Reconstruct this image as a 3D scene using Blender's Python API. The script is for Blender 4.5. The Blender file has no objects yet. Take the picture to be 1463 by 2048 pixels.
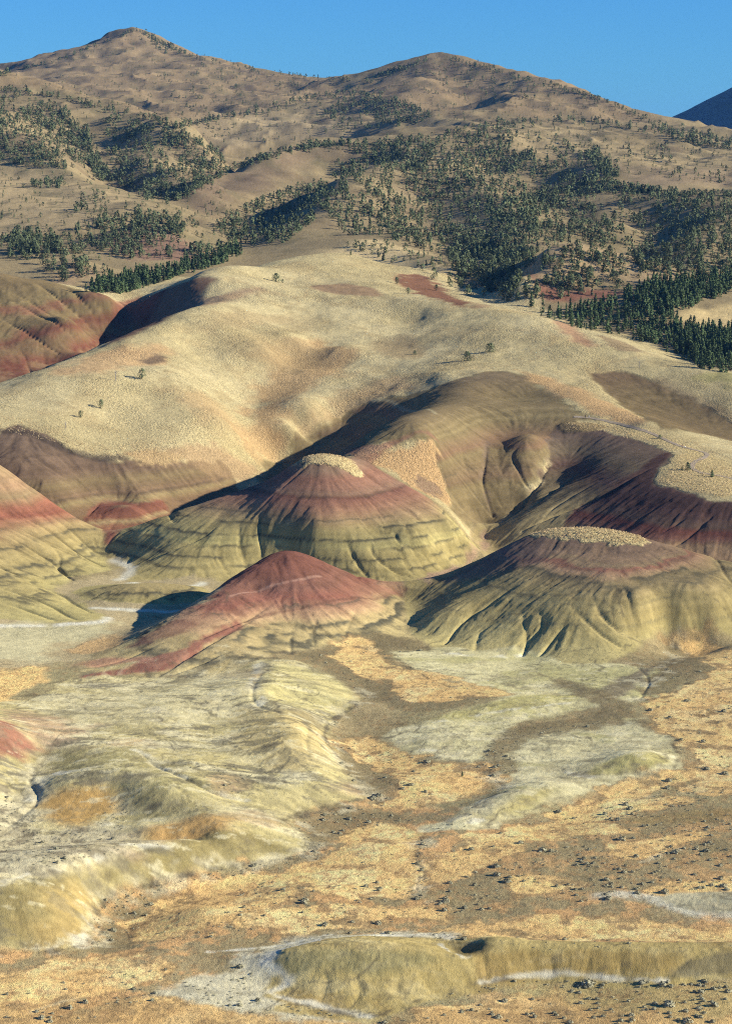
import bpy, math, random
import numpy as np

# ------------------------------------------------------------------ camera, sky, sun, exposure
S = 1.5                      # metres per plan unit
HC = 130.0                   # camera height above the valley floor, plan units
FOC = 4600.0                 # focal length in pixels of the 1463 x 2048 photograph
PITCH = math.atan(724.0 / FOC)
SUN_EL, SUN_AZ = 22.5, 99.0  # degrees; azimuth clockwise from +Y (the view direction)

scene = bpy.context.scene
cam = bpy.data.cameras.new('camera'); camo = bpy.data.objects.new('camera', cam)
scene.collection.objects.link(camo)
cam.sensor_fit = 'HORIZONTAL'; cam.sensor_width = 36.0; cam.lens = 36.0 * FOC / 1463.0
cam.clip_start = 1.0; cam.clip_end = 60000.0
camo.location = (0, 0, HC * S); camo.rotation_euler = (math.pi / 2 - PITCH, 0, 0)
scene.camera = camo

world = bpy.data.worlds.new('World'); scene.world = world; world.use_nodes = True
wn, wl = world.node_tree.nodes, world.node_tree.links
wn.clear()
sky = wn.new('ShaderNodeTexSky'); sky.sky_type = 'NISHITA'; sky.sun_disc = False
sky.sun_elevation = math.radians(SUN_EL); sky.sun_rotation = math.radians(SUN_AZ)
sky.altitude = 900; sky.air_density = 1.0; sky.dust_density = 0.0; sky.ozone_density = 4.0
hs = wn.new('ShaderNodeMix'); hs.data_type = 'RGBA'; hs.blend_type = 'MULTIPLY'; hs.inputs['Factor'].default_value = 1.0
hs.inputs[7].default_value = (0.31, 0.80, 1.40, 1.0)      # a clear, dry autumn blue
bg = wn.new('ShaderNodeBackground'); bg.inputs['Strength'].default_value = 0.055
wo = wn.new('ShaderNodeOutputWorld')
wl.new(sky.outputs[0], hs.inputs[6]); wl.new(hs.outputs[2], bg.inputs['Color'])
wl.new(bg.outputs[0], wo.inputs['Surface'])

sun = bpy.data.lights.new('sun', 'SUN'); suno = bpy.data.objects.new('sun', sun)
scene.collection.objects.link(suno)
sun.energy = 5.0; sun.angle = math.radians(0.5); sun.color = (1.0, 0.94, 0.82)
_e, _a = math.radians(SUN_EL), math.radians(SUN_AZ)
SUND = (math.sin(_a) * math.cos(_e), math.cos(_a) * math.cos(_e), math.sin(_e))
suno.rotation_euler = (math.pi / 2 - _e, 0, math.pi - _a)
suno.location = (SUND[0] * 900, SUND[1] * 900, SUND[2] * 900 + 300)

vs = scene.view_settings
vs.view_transform = 'Standard'; vs.look = 'None'; vs.exposure = 0.85; vs.gamma = 1.0
vs.use_curve_mapping = False
scene.cycles.use_denoising = False
scene.cycles.filter_width = 1.1
scene.cycles.max_bounces = 4
scene.cycles.volume_bounces = 0

# ------------------------------------------------------------------ helpers
T = math.tan(PITCH)
def ray(px, py):
    """photo pixel -> (u, r): plan direction x/Y and slope z/Y of the sight line"""
    a = (np.asarray(px, float) - 731.5) / FOC; b = (1024.0 - np.asarray(py, float)) / FOC
    c, s = math.cos(PITCH), math.sin(PITCH)
    return a / (c + b * s), (b - T) / (1 + b * T)

def hash2(ix, iy, seed):
    h = (ix.astype(np.int64) * 374761393 + iy.astype(np.int64) * 668265263 + seed * 974634777) & 0xffffffff
    h = ((h ^ (h >> 13)) * 1274126177) & 0xffffffff
    h = h ^ (h >> 16)
    return (h & 0xffff).astype(np.float32) / 65535.0
def vnoise(x, y, seed=0):
    ix = np.floor(x); iy = np.floor(y); fx = (x - ix).astype(np.float32); fy = (y - iy).astype(np.float32)
    fx = fx * fx * fx * (fx * (fx * 6 - 15) + 10); fy = fy * fy * fy * (fy * (fy * 6 - 15) + 10)
    ix = ix.astype(np.int64); iy = iy.astype(np.int64)
    a = hash2(ix, iy, seed); b = hash2(ix + 1, iy, seed); c = hash2(ix, iy + 1, seed); d = hash2(ix + 1, iy + 1, seed)
    return ((a * (1 - fx) + b * fx) * (1 - fy) + (c * (1 - fx) + d * fx) * fy) * 2 - 1
def fbm(x, y, scale, octaves=4, seed=0, gain=0.5):
    t = 0; amp = 1.0; n = 0
    x = x / scale; y = y / scale
    for o in range(octaves):
        ca, sa = math.cos(o * 1.3 + .4), math.sin(o * 1.3 + .4)
        t = t + amp * vnoise((x * ca - y * sa) + o * 17.3, (x * sa + y * ca) - o * 9.1, seed + o * 7)
        n += amp; amp *= gain; x = x * 2.03; y = y * 2.03
    return t / n
def sstep(e0, e1, x):
    t = np.clip((x - e0) / (e1 - e0), 0, 1)
    return t * t * (3 - 2 * t)

# ------------------------------------------------------------------ terrain control lines
# each entry (px, py, value): Y-lines give the plan distance, Z-lines the height, so that the point is known in space;
# H-lines (px, Y, z) are for ground behind a crest
CP = []
def addp(u, Y, z): CP.append((u, Y, z))
def dens(pts, conv):
    P3 = [conv(*p) for p in pts]
    for i in range(len(P3)):
        addp(*P3[i])
        if i + 1 < len(P3):
            (u0, Y0, z0), (u1, Y1, z1) = P3[i], P3[i + 1]
            d = math.hypot(u1 - u0, math.log(Y1 / Y0)); n = int(d / 0.022)
            for k in range(1, n + 1):
                t = k / (n + 1)
                addp(u0 + (u1 - u0) * t, math.exp(math.log(Y0) * (1 - t) + math.log(Y1) * t), z0 + (z1 - z0) * t)
def cY(px, py, Y):
    u, r = ray(px, py); return float(u), float(Y), HC + float(r) * Y
def cZ(px, py, z):
    u, r = ray(px, py); return float(u), float((z - HC) / r), float(z)
def cH(px, Y, z): return (px - 731.5) / FOC, float(Y), float(z)
def LY(*pts): dens(pts, cY)
def LZ(*pts): dens(pts, cZ)
def LH(*pts): dens(pts, cH)
def PY(*pts):
    for p in pts: addp(*cY(*p))
def PZ(*pts):
    for p in pts: addp(*cZ(*p))
def PH(*pts):
    for p in pts: addp(*cH(*p))

# --- valley floor in front
LH((-300, 240, 0), (731, 240, 0), (1760, 240, 0))
PH((-300, 300, 0), (300, 300, 0), (900, 300, 0), (1760, 300, 0), (1760, 360, 0), (1760, 450, .5), (1760, 560, 2), (-300, 340, 0))
PZ((0, 2040, 0), (300, 2030, 0), (60, 1960, 0), (400, 1975, 0), (300, 1910, 0), (420, 1880, -.2), (450, 1935, 0), (900, 2030, 0), (1300, 2010, 0), (1450, 1990, 0),
   (600, 1780, .3), (400, 1820, .2), (700, 1845, 0), (1000, 1750, .3), (1200, 1840, .2), (1400, 1850, .2), (1450, 1800, .2), (1300, 1760, .5),
   (1200, 1660, .6), (1400, 1680, .8), (1050, 1690, .5), (820, 1760, -.3), (760, 1690, .4), (900, 1560, .6), (860, 1480, .8), (800, 1560, .5), (950, 1600, 0), (870, 1660, -.3),
   (1400, 1500, 1.2), (1330, 1430, 1.5), (1100, 1490, 1.0), (950, 1440, 1.2), (1120, 1390, 1.6), (1440, 1400, 1.8), (1380, 1320, 2.0), (1463, 1290, 2.4), (1600, 1350, 2.2), (1600, 1600, 1),
   (800, 1400, 1.4), (900, 1380, 1.6), (760, 1320, 2.0), (880, 1330, 1.6), (960, 1310, 1.3), (0, 1290, 2.2), (100, 1250, 2.5), (60, 1330, 2.0), (130, 1310, 2.1), (-150, 1280, 2.4),
   (180, 1225, 2.6), (300, 1225, 2.6), (170, 1260, 2.3), (100, 1385, 2.0), (0, 1395, 2.2))
LZ((725, 1385, 1.0), (665, 1440, .7), (655, 1490, .4), (690, 1540, .1), (735, 1585, -.2), (690, 1615, -.3), (605, 1640, -.4), (640, 1690, -.5), (560, 1718, -.5), (430, 1742, -.6), (300, 1775, -.8), (205, 1808, -.9), (180, 1850, -1), (172, 1890, -1))
# --- left olive ridge and the mounds behind it
LZ((-200, 1800, 5.2), (0, 1777, 5.2), (130, 1743, 4.9), (260, 1703, 4.2), (340, 1683, 3.7), (430, 1668, 3.2), (500, 1658, 2.4), (570, 1650, 1))
LZ((-200, 1925, -.3), (0, 1907, -.4), (100, 1905, -.6), (160, 1890, -.8))
LZ((90, 1830, 2.4), (150, 1800, 2.2))
LZ((-100, 1705, 1.2), (0, 1700, 1.0), (100, 1692, 1.0), (200, 1682, 1.4), (280, 1672, 1.6), (350, 1664, 1.6))
LZ((120, 1592, 2.9), (190, 1577, 4.0), (230, 1585, 3.7))
LZ((80, 1650, 1.2), (150, 1668, 1.2), (220, 1655, 1.5), (270, 1640, 1.8))
LZ((130, 1555, 4.9), (240, 1545, 5.8), (330, 1582, 5.3), (420, 1606, 3.8), (520, 1604, 2.4), (600, 1612, 1.0))
LZ((285, 1658, 2.8), (350, 1640, 4.1), (420, 1632, 4.1), (470, 1640, 3.2))
LZ((300, 1682, 1.6), (400, 1684, 1.8))
LZ((40, 1600, 1.8), (60, 1570, 2.6), (75, 1520, 3.6))
LZ((-160, 1440, 12), (-60, 1445, 11), (0, 1455, 9), (40, 1475, 7), (75, 1505, 4))
LZ((0, 1520, 5.5), (30, 1545, 4), (-100, 1560, 6))
LZ((150, 1450, 4.2), (260, 1435, 4.6), (380, 1410, 5.0))
LZ((120, 1500, 4.6), (250, 1500, 5.6), (380, 1520, 5.2), (470, 1550, 4.0), (560, 1585, 2.6))
LZ((330, 1370, 2.8), (200, 1400, 2.8), (80, 1425, 3.0))
LZ((400, 1470, 4.2), (330, 1530, 4.6))
LZ((545, 1330, 4.6), (540, 1380, 5.4), (580, 1430, 5.0), (615, 1470, 4.6), (625, 1530, 3.6), (650, 1575, 2.0))
LZ((600, 1345, 3.4), (660, 1375, 3.0), (700, 1398, 2.0))
LZ((560, 1400, 3.6), (640, 1425, 2.0))
LZ((450, 1390, 5.2), (480, 1440, 4.4), (480, 1500, 4.2), (540, 1550, 3.2))
# --- small mounds of the right flat
LZ((1150, 1535, 1.1), (1200, 1527, 1.9), (1260, 1508, 3.2), (1300, 1510, 3.0), (1335, 1522, 1.6))
LZ((1140, 1550, .8), (1200, 1556, .8), (1300, 1548, .8), (1350, 1535, 1.0))
LZ((1180, 1512, 1.2), (1270, 1490, 1.2))
LZ((880, 1662, .2), (950, 1635, .9), (1040, 1590, 2.3), (1100, 1572, 2.0), (1160, 1560, 1.2))
LZ((960, 1655, .2), (1060, 1618, .4), (1150, 1590, .6))
LZ((1000, 1575, .4), (1060, 1560, .6))
LZ((1000, 1415, 1.9), (1100, 1395, 2.3), (1180, 1392, 2.2))
LZ((880, 1445, 1.2), (1000, 1435, 1.3), (1150, 1420, 1.4))
# --- ochre mound and scarp at the bottom
LZ((530, 1940, .6), (580, 1912, 2.4), (640, 1895, 3.2), (720, 1888, 3.7), (800, 1893, 3.5), (870, 1905, 2.9), (930, 1912, 2.2))
LZ((525, 1960, -.1), (575, 1968, -.1), (535, 1993, -.3), (640, 2015, -.4), (740, 2030, -.4), (810, 2005, -.4), (860, 1985, -.4), (960, 1966, -.3), (1080, 1949, -.3), (1200, 1953, -.3), (1330, 1962, -.3), (1463, 1950, -.3), (1700, 1945, -.2))
LZ((890, 1883, .9), (905, 1888, .8), (940, 1905, 1.0))
LZ((900, 1877, 1.0), (960, 1883, 2.6), (1040, 1892, 2.5), (1120, 1898, 2.3), (1250, 1900, 2.3), (1350, 1902, 2.2), (1463, 1897, 2.0), (1700, 1895, 1.8))
LZ((560, 1890, 0), (640, 1873, .5), (760, 1868, .4), (880, 1866, .2), (1000, 1872, .8), (1100, 1880, 1.1), (1250, 1884, 1.3), (1400, 1884, 1.0), (1600, 1880, .8))
# --- red hill
LY((590, 1108, 632), (555, 1109, 632), (530, 1116, 630), (475, 1149, 623), (426, 1185, 613), (382, 1215, 602), (339, 1241, 593), (300, 1264, 585), (255, 1293, 577))
LH((475, 635, 11.5), (530, 640, 16.2), (560, 643, 17.0), (590, 643, 17.0), (640, 643, 14.6))
LY((545, 1124, 627), (585, 1121, 627), (620, 1134, 627))
PY((530, 1152, 619), (480, 1182, 611), (450, 1207, 601), (400, 1243, 588))
LZ((215, 1316, 2.9), (165, 1345, 2.4))
LY((590, 1108, 632), (612, 1118, 633), (640, 1131, 633), (667, 1143, 634), (705, 1159, 636), (760, 1171, 640), (812, 1174, 643))
LZ((165, 1362, 1.8), (320, 1352, 2.2), (400, 1356, 2.6), (480, 1350, 3.4))
LY((440, 1262, 581), (400, 1285, 572), (340, 1312, 563))
LZ((340, 1312, 5.0), (260, 1332, 3.2), (190, 1352, 2.4))
LY((575, 1150, 621), (572, 1185, 612), (568, 1240, 598), (558, 1290, 580))
PY((520, 1180, 616), (640, 1170, 618), (640, 1215, 606), (495, 1222, 599), (740, 1200, 626))
LZ((620, 1296, 3.2), (690, 1275, 3.0), (760, 1262, 3.0), (830, 1280, 2.0), (865, 1293, 1.2))
LY((700, 1215, 610), (650, 1245, 598))
LY((770, 1215, 620))
LZ((430, 1176, 3.0), (520, 1150, 3.0), (600, 1150, 3.0), (700, 1163, 3.0), (780, 1168, 3.0), (835, 1165, 3.2))
LH((215, 590, 2.2), (235, 604, 2.4), (300, 616, 2.5), (380, 636, 2.7), (470, 658, 3), (570, 665, 3), (700, 668, 3.2), (790, 662, 3.8))
# valley between the red hill and the right hill
LZ((805, 1195, 4.6), (808, 1225, 3.2), (830, 1262, 2.0), (870, 1295, 1.2))
# --- right hill with the grass cap
LY((1050, 1072, 650), (1110, 1058, 650), (1180, 1056, 648), (1250, 1066, 645), (1300, 1083, 641), (1370, 1103, 637), (1463, 1132, 631), (1600, 1165, 622))
LY((1050, 1072, 650), (1010, 1092, 651), (950, 1124, 650), (880, 1155, 647), (825, 1180, 642))
LZ((880, 1297, 1.3), (960, 1305, 1.3), (1050, 1310, 1.3), (1130, 1328, 1.4), (1210, 1330, 1.6), (1290, 1300, 1.8), (1340, 1275, 2.2), (1463, 1272, 2.6), (1620, 1290, 2.6))
LY((1130, 1105, 634), (1130, 1140, 620), (1120, 1200, 601))
LY((1230, 1105, 631), (1250, 1140, 615), (1300, 1200, 598), (1420, 1215, 599))
PY((1190, 1170, 606), (1000, 1150, 629), (1050, 1120, 634), (1360, 1150, 616))
LZ((1170, 1290, 3.6), (1220, 1312, 2.2))
LY((980, 1160, 630), (900, 1205, 618), (860, 1235, 610))
PY((960, 1245, 603))
LH((860, 668, 4), (930, 690, 4.8), (1000, 690, 6), (1100, 684, 8), (1250, 680, 9), (1463, 674, 8), (1650, 670, 8))
# --- hill with the grass cap in the middle
LY((610, 915, 727), (650, 910, 728), (690, 920, 727), (715, 940, 726), (760, 975, 722), (810, 1000, 718), (860, 1022, 713), (910, 1050, 710), (945, 1078, 711), (962, 1096, 714))
LY((610, 915, 727), (540, 962, 727), (470, 985, 727), (410, 1006, 725), (350, 1026, 722), (300, 1046, 719), (250, 1078, 715), (208, 1106, 712))
LZ((228, 1140, 3.4), (255, 1162, 3.2), (340, 1168, 3.2), (440, 1160, 3.2), (520, 1160, 3.1), (600, 1164, 3.1), (700, 1161, 3.2), (800, 1163, 3.1), (860, 1152, 3.4), (910, 1128, 3.8), (948, 1108, 4.4))
LY((620, 960, 713), (620, 1000, 703), (620, 1060, 690))
PY((540, 1010, 706), (720, 1010, 704), (800, 1040, 702), (480, 1030, 708))
LY((450, 1060, 700), (380, 1105, 690), (330, 1140, 682))
LY((760, 1055, 697), (740, 1105, 684))
LY((850, 1075, 693))
LH((196, 745, 4.5), (250, 765, 5.5), (330, 790, 7), (420, 815, 8.5), (515, 846, 10.6))
PH((560, 770, 14), (480, 765, 11))
LZ((205, 1108, 4.2), (228, 1122, 3.7))
# --- little green mound on the valley floor
LZ((150, 1192, 3.7), (200, 1184, 4.8), (260, 1173, 6.2), (330, 1170, 6.2), (390, 1180, 5.0))
LZ((140, 1205, 2.7), (230, 1216, 2.7), (330, 1217, 2.7), (410, 1205, 2.8))
LZ((250, 1165, 3.2), (160, 1172, 3.2))
# --- left hill
LY((-200, 830, 775), (-100, 880, 755), (0, 930, 742), (50, 965, 739), (100, 1000, 735), (150, 1035, 730), (185, 1062, 724), (203, 1090, 716))
LZ((205, 1120, 4.0), (212, 1142, 3.5), (165, 1160, 3.5), (120, 1168, 3.4), (130, 1188, 3.2), (205, 1238, 2.7), (120, 1246, 2.7), (0, 1245, 2.8), (-150, 1250, 3))
LY((0, 1020, 716), (70, 1060, 708), (150, 1110, 698))
LY((0, 1085, 690), (60, 1120, 682), (120, 1150, 676))
LY((-60, 1130, 668), (0, 1145, 662), (70, 1175, 652), (140, 1210, 636))
LY((-60, 1185, 640), (40, 1205, 632), (110, 1228, 624))
LH((-150, 795, 16), (0, 775, 12), (100, 760, 8))
# --- slope under the grass on the left
LY((-150, 850, 830), (0, 858, 828), (60, 862, 826), (120, 886, 818), (180, 912, 812), (230, 916, 812), (300, 902, 822), (370, 906, 828), (440, 908, 842), (490, 930, 850), (518, 950, 852))
LY((100, 975, 780), (0, 930, 795))
LY((270, 985, 788), (262, 1010, 776), (255, 1040, 765))
LY((170, 1010, 780), (350, 1010, 795))
# --- grassy plateau
LY((-200, 800, 885), (0, 777, 890), (60, 752, 900), (100, 736, 908), (200, 701, 935), (270, 675, 955), (330, 650, 975), (390, 612, 1015), (480, 592, 1060), (560, 592, 1075))
LY((0, 810, 858), (150, 800, 862), (300, 790, 880), (400, 800, 880))
LY((300, 735, 920), (420, 690, 965))
LY((60, 770, 880), (200, 752, 893), (330, 735, 912))
PY((450, 850, 862), (250, 850, 850))
LY((518, 948, 853), (500, 890, 868), (492, 850, 885), (520, 790, 925), (565, 730, 965), (620, 695, 995))
LY((545, 925, 872), (600, 885, 892), (670, 838, 905), (760, 800, 908), (830, 782, 912))
LY((585, 835, 888), (640, 795, 912), (690, 770, 932))
LY((610, 740, 955), (540, 700, 965))
LY((720, 740, 952), (800, 738, 950), (870, 755, 918))
LY((500, 655, 1005), (600, 640, 1040), (680, 655, 1020), (760, 690, 1000), (850, 690, 990))
LY((600, 672, 995), (680, 690, 985))
LY((820, 640, 1045), (900, 670, 1000), (960, 720, 945))
LY((640, 578, 1100), (700, 574, 1105), (760, 592, 1085), (830, 600, 1070), (900, 606, 1055), (1000, 620, 1040), (1090, 640, 1015), (1150, 668, 990), (1200, 690, 972), (1300, 717, 950), (1400, 742, 928), (1463, 762, 915), (1650, 800, 890))
LY((385, 566, 1090), (400, 552, 1105), (430, 534, 1135), (480, 533, 1145), (540, 560, 1130))
LY((560, 528, 1180), (600, 512, 1210), (640, 506, 1225), (700, 508, 1235), (740, 520, 1225), (800, 545, 1200), (880, 573, 1170), (960, 602, 1135), (1010, 617, 1110))
LY((620, 570, 1120), (720, 555, 1150), (850, 590, 1110))
LH((430, 1190, 66), (560, 1270, 66), (640, 1300, 70), (740, 1300, 68), (860, 1255, 60), (960, 1215, 56), (1030, 1170, 54))
# --- olive slope, lobe with the grass patch, overlook spur
LY((712, 908, 752), (760, 890, 757), (850, 866, 766), (885, 830, 800), (905, 800, 850), (940, 755, 905))
LY((740, 920, 745), (800, 935, 746), (855, 985, 738), (895, 1015, 733))
LY((900, 860, 790), (905, 920, 772), (925, 980, 758), (955, 1035, 746))
LY((1000, 800, 875), (1080, 790, 885))
LY((1000, 865, 822), (1000, 905, 794), (1008, 960, 773), (985, 1025, 756))
LY((1065, 866, 806), (1066, 885, 795), (1070, 930, 781), (1048, 980, 766))
LY((1102, 872, 816), (1102, 915, 797), (1080, 965, 777), (1035, 1015, 762), (985, 1045, 753))
LY((1120, 842, 830), (1170, 832, 836), (1230, 846, 828), (1300, 866, 812), (1350, 890, 792), (1420, 935, 757), (1463, 955, 742), (1600, 1020, 715))
LY((1130, 858, 822), (1210, 866, 814), (1290, 890, 795), (1340, 908, 772), (1310, 958, 740), (1385, 992, 718), (1463, 1000, 712), (1600, 1020, 700))
LY((1200, 915, 783), (1130, 965, 770), (1060, 1005, 758), (1010, 1035, 750))
LY((1260, 960, 745), (1160, 1000, 742), (1060, 1035, 738), (1000, 1060, 738))
LY((1390, 1050, 700), (1300, 1075, 697), (1463, 1075, 692))
LY((955, 1052, 752), (958, 1075, 740), (964, 1095, 728))
LH((1040, 722, 5), (1150, 708, 6))
# --- smooth olive hill on the right
LY((1180, 748, 925), (1250, 745, 930), (1330, 770, 915), (1400, 810, 890), (1463, 845, 868), (1600, 900, 840))
LY((1230, 790, 895), (1300, 830, 868), (1380, 862, 846), (1463, 880, 832))
LY((1130, 760, 910), (1200, 800, 868), (1280, 842, 820))
LY((1463, 810, 885), (1600, 850, 860))
# --- valley with the pines, right
LY((1463, 748, 960), (1390, 735, 985), (1300, 685, 1050), (1200, 662, 1075), (1100, 632, 1100), (1050, 622, 1115))
LY((1300, 705, 985), (1250, 680, 1020))
LY((1400, 690, 1050), (1463, 700, 1030))
LY((1380, 660, 1080), (1463, 630, 1110), (1650, 600, 1130))
# --- canyon with the striped hills, left
LY((-200, 540, 1160), (0, 548, 1150), (60, 556, 1142), (110, 563, 1132), (165, 588, 1105), (230, 592, 1100), (300, 588, 1112), (350, 578, 1125))
LY((0, 640, 1065), (80, 640, 1060), (150, 640, 1055))
LY((295, 608, 1118), (240, 652, 1100), (207, 692, 1072), (140, 725, 1020))
LH((60, 975, 34), (0, 955, 31), (-200, 930, 28))
PY((150, 700, 1025), (60, 700, 1030), (0, 720, 1015))
# --- foothills and forested mountain
LY((160, 582, 1180), (250, 575, 1195), (330, 548, 1235), (420, 522, 1310), (480, 488, 1400))
LH((-200, 1230, 62), (0, 1210, 61), (100, 1190, 60))
LY((-100, 545, 1230), (50, 545, 1225), (110, 528, 1240), (150, 515, 1250), (190, 532, 1235), (215, 555, 1215))
LY((0, 520, 1290), (120, 500, 1310), (190, 510, 1300))
LY((150, 492, 1350), (200, 468, 1370), (250, 452, 1390), (310, 430, 1430), (360, 440, 1425), (420, 465, 1405), (475, 490, 1385))
LY((330, 510, 1310), (250, 505, 1310), (390, 500, 1330))
LY((-200, 470, 1480), (0, 462, 1480), (100, 455, 1470), (180, 440, 1480))
LY((-200, 330, 1800), (0, 335, 1780), (80, 350, 1740), (160, 360, 1710), (240, 395, 1600), (300, 415, 1520))
LY((0, 400, 1620), (120, 400, 1620))
LY((100, 215, 2150), (150, 240, 2090), (185, 290, 1985), (200, 345, 1865), (260, 385, 1740), (330, 400, 1665), (400, 430, 1570), (490, 478, 1450))
LY((-200, 150, 2380), (0, 162, 2330), (100, 181, 2280), (200, 206, 2220), (280, 226, 2160), (350, 245, 2110), (420, 285, 2000), (455, 312, 1930))
LY((0, 220, 2080), (60, 260, 1930), (120, 310, 1790), (150, 345, 1720))
LY((235, 235, 2120), (260, 265, 2010), (300, 305, 1870), (350, 350, 1740), (390, 380, 1650))
LY((340, 395, 1640), (400, 360, 1740), (460, 330, 1830), (550, 300, 1930), (620, 284, 1990), (700, 280, 2020), (800, 262, 2080), (900, 250, 2140))
LY((420, 390, 1660), (520, 345, 1780), (620, 310, 1900))
LY((500, 470, 1490), (560, 425, 1640), (620, 375, 1770), (680, 340, 1870))
LY((560, 478, 1385), (620, 440, 1450), (680, 380, 1550), (720, 335, 1670), (780, 315, 1780))
PY((700, 460, 1420), (780, 400, 1560), (800, 460, 1400), (820, 350, 1720), (900, 310, 1880), (1000, 280, 2020), (640, 480, 1370), (740, 485, 1340))
LY((1000, 600, 1140), (960, 548, 1250), (915, 495, 1375), (860, 440, 1525), (830, 400, 1640))
LY((1000, 350, 1850), (1100, 420, 1610), (1180, 470, 1430))
LY((900, 330, 1790), (1000, 400, 1575), (1060, 450, 1400))
LY((1250, 400, 1650), (1300, 450, 1490), (1330, 500, 1350))
LY((1400, 400, 1530), (1420, 450, 1365), (1400, 510, 1225))
LY((960, 160, 2930), (940, 210, 2720))
LY((1030, 170, 2790), (1060, 215, 2500))
LY((900, 560, 1210), (840, 510, 1300), (780, 490, 1340))
LY((1040, 550, 1150), (1080, 505, 1200), (1130, 492, 1228), (1200, 497, 1225), (1290, 520, 1190))
LY((1000, 470, 1340), (1200, 440, 1430))
LY((1100, 580, 1140), (1200, 570, 1150), (1280, 575, 1145), (1330, 610, 1110))
PY((1350, 470, 1350), (1463, 470, 1350), (1430, 410, 1520), (1330, 400, 1560), (1240, 405, 1540))
LY((1000, 262, 2200), (1080, 258, 2220), (1200, 285, 2080), (1300, 320, 1950), (1463, 335, 1900), (1650, 340, 1900))
LY((1000, 300, 1960), (1100, 310, 1920), (1200, 360, 1720), (1300, 372, 1690), (1463, 372, 1690))
LY((1463, 555, 1190), (1400, 590, 1140), (1360, 630, 1100))
LY((1463, 500, 1280), (1350, 530, 1220), (1650, 500, 1280))
LH((-200, 2480, 165), (0, 2460, 152), (200, 2380, 142), (350, 2260, 130), (430, 2130, 118), (470, 2010, 108))
LH((440, 1850, 102), (550, 2060, 113), (620, 2130, 122), (700, 2170, 130), (800, 2210, 138))
LH((170, 1420, 74), (250, 1450, 76), (330, 1490, 80), (420, 1465, 75))
LH((1060, 1275, 70), (1130, 1300, 72), (1220, 1290, 70), (1300, 1250, 68))
LH((40, 1258, 64), (110, 1275, 66), (160, 1285, 67), (210, 1265, 64))
# bowl and summits
LY((330, 235, 2520), (400, 245, 2500), (450, 268, 2480), (520, 280, 2440), (650, 275, 2430))
LY((500, 225, 2720), (620, 215, 2780), (700, 215, 2700), (780, 215, 2600), (850, 240, 2420))
LY((-300, 165, 3250), (-100, 160, 3280), (0, 150, 3330), (60, 135, 3380), (120, 115, 3430), (200, 82, 3500), (250, 62, 3540), (272, 57, 3550), (300, 62, 3540), (345, 92, 3500), (375, 107, 3470), (440, 117, 3420), (500, 134, 3370), (560, 146, 3330), (640, 152, 3280), (710, 158, 3230))
LY((345, 105, 3420), (320, 122, 3280), (270, 150, 3100), (200, 180, 2900))
LY((120, 160, 3100), (60, 170, 2900), (200, 130, 3300))
LY((420, 150, 3150), (350, 200, 2820))
LY((560, 175, 3100), (480, 190, 2950))
LY((710, 158, 3230), (760, 150, 3160), (810, 130, 3110), (850, 114, 3080), (880, 111, 3070), (940, 118, 3040), (1000, 140, 2970), (1080, 160, 2880), (1150, 176, 2810), (1220, 202, 2690), (1290, 233, 2530), (1380, 256, 2430), (1463, 270, 2380), (1700, 300, 2300))
LY((870, 160, 2850), (840, 200, 2660), (960, 210, 2600))
LY((1050, 195, 2680), (1150, 225, 2520), (1080, 235, 2400))
LY((740, 178, 2950), (700, 195, 2830), (720, 240, 2540))
LH((-300, 3700, 190), (272, 3950, 190), (700, 3700, 170), (900, 3500, 165), (1200, 3100, 120), (1463, 2750, 100), (1700, 2700, 90))
LH((-300, 4300, 100), (400, 4300, 100), (1000, 4300, 80), (1700, 4300, 60))

# ------------------------------------------------------------------ terrain sheet: a fan of fine rows and columns
rows = []
for y0, y1, st in ((235, 325, 2.5), (325, 480, .55), (480, 620, .6), (620, 780, .5), (780, 950, .9), (950, 1300, 2.1), (1300, 2200, 6), (2200, 4250, 15)):
    rows.append(np.arange(y0, y1, st * (1)))
YR = np.concatenate(rows); NV = len(YR)
cu = np.concatenate([np.linspace(-.232, -.163, 55, endpoint=False), np.linspace(-.163, .163, 600), np.linspace(.163, .232, 56)[1:]])
NU = len(cu)
U = np.repeat(cu[None, :], NV, 0); YY = np.repeat(YR[:, None], NU, 1); V = np.log(YY)
X = U * YY

cp = np.array(CP)
key = np.round(np.stack([cp[:, 0] * 600, np.log(cp[:, 1]) * 600], 1)).astype(int)
_, ix = np.unique(key, axis=0, return_index=True)
cp = cp[np.sort(ix)]
cu_, cv_, cz_ = cp[:, 0], np.log(cp[:, 1]), cp[:, 2]
CC = 0.0085
def phi(d2): return -np.sqrt(d2 + CC * CC)
n = len(cp)
A = np.zeros((n + 3, n + 3))
A[:n, :n] = phi((cu_[:, None] - cu_[None]) ** 2 + (cv_[:, None] - cv_[None]) ** 2) + np.eye(n) * 0.0006
A[:n, n] = 1; A[:n, n + 1] = cu_; A[:n, n + 2] = cv_; A[n:, :n] = A[:n, n:].T
w = np.linalg.solve(A, np.concatenate([cz_, [0, 0, 0]]))
su, sv = cu[::2], np.log(YR[::2])
Zs = np.empty((len(sv), len(su)), np.float32)
w32 = w[:n].astype(np.float32)
for i in range(len(sv)):
    d2 = (su[:, None].astype(np.float32) - cu_[None].astype(np.float32)) ** 2 + ((sv[i] - cv_) ** 2).astype(np.float32)[None]
    Zs[i] = phi(d2) @ w32 + w[n] + w[n + 1] * su + w[n + 2] * sv[i]
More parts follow.
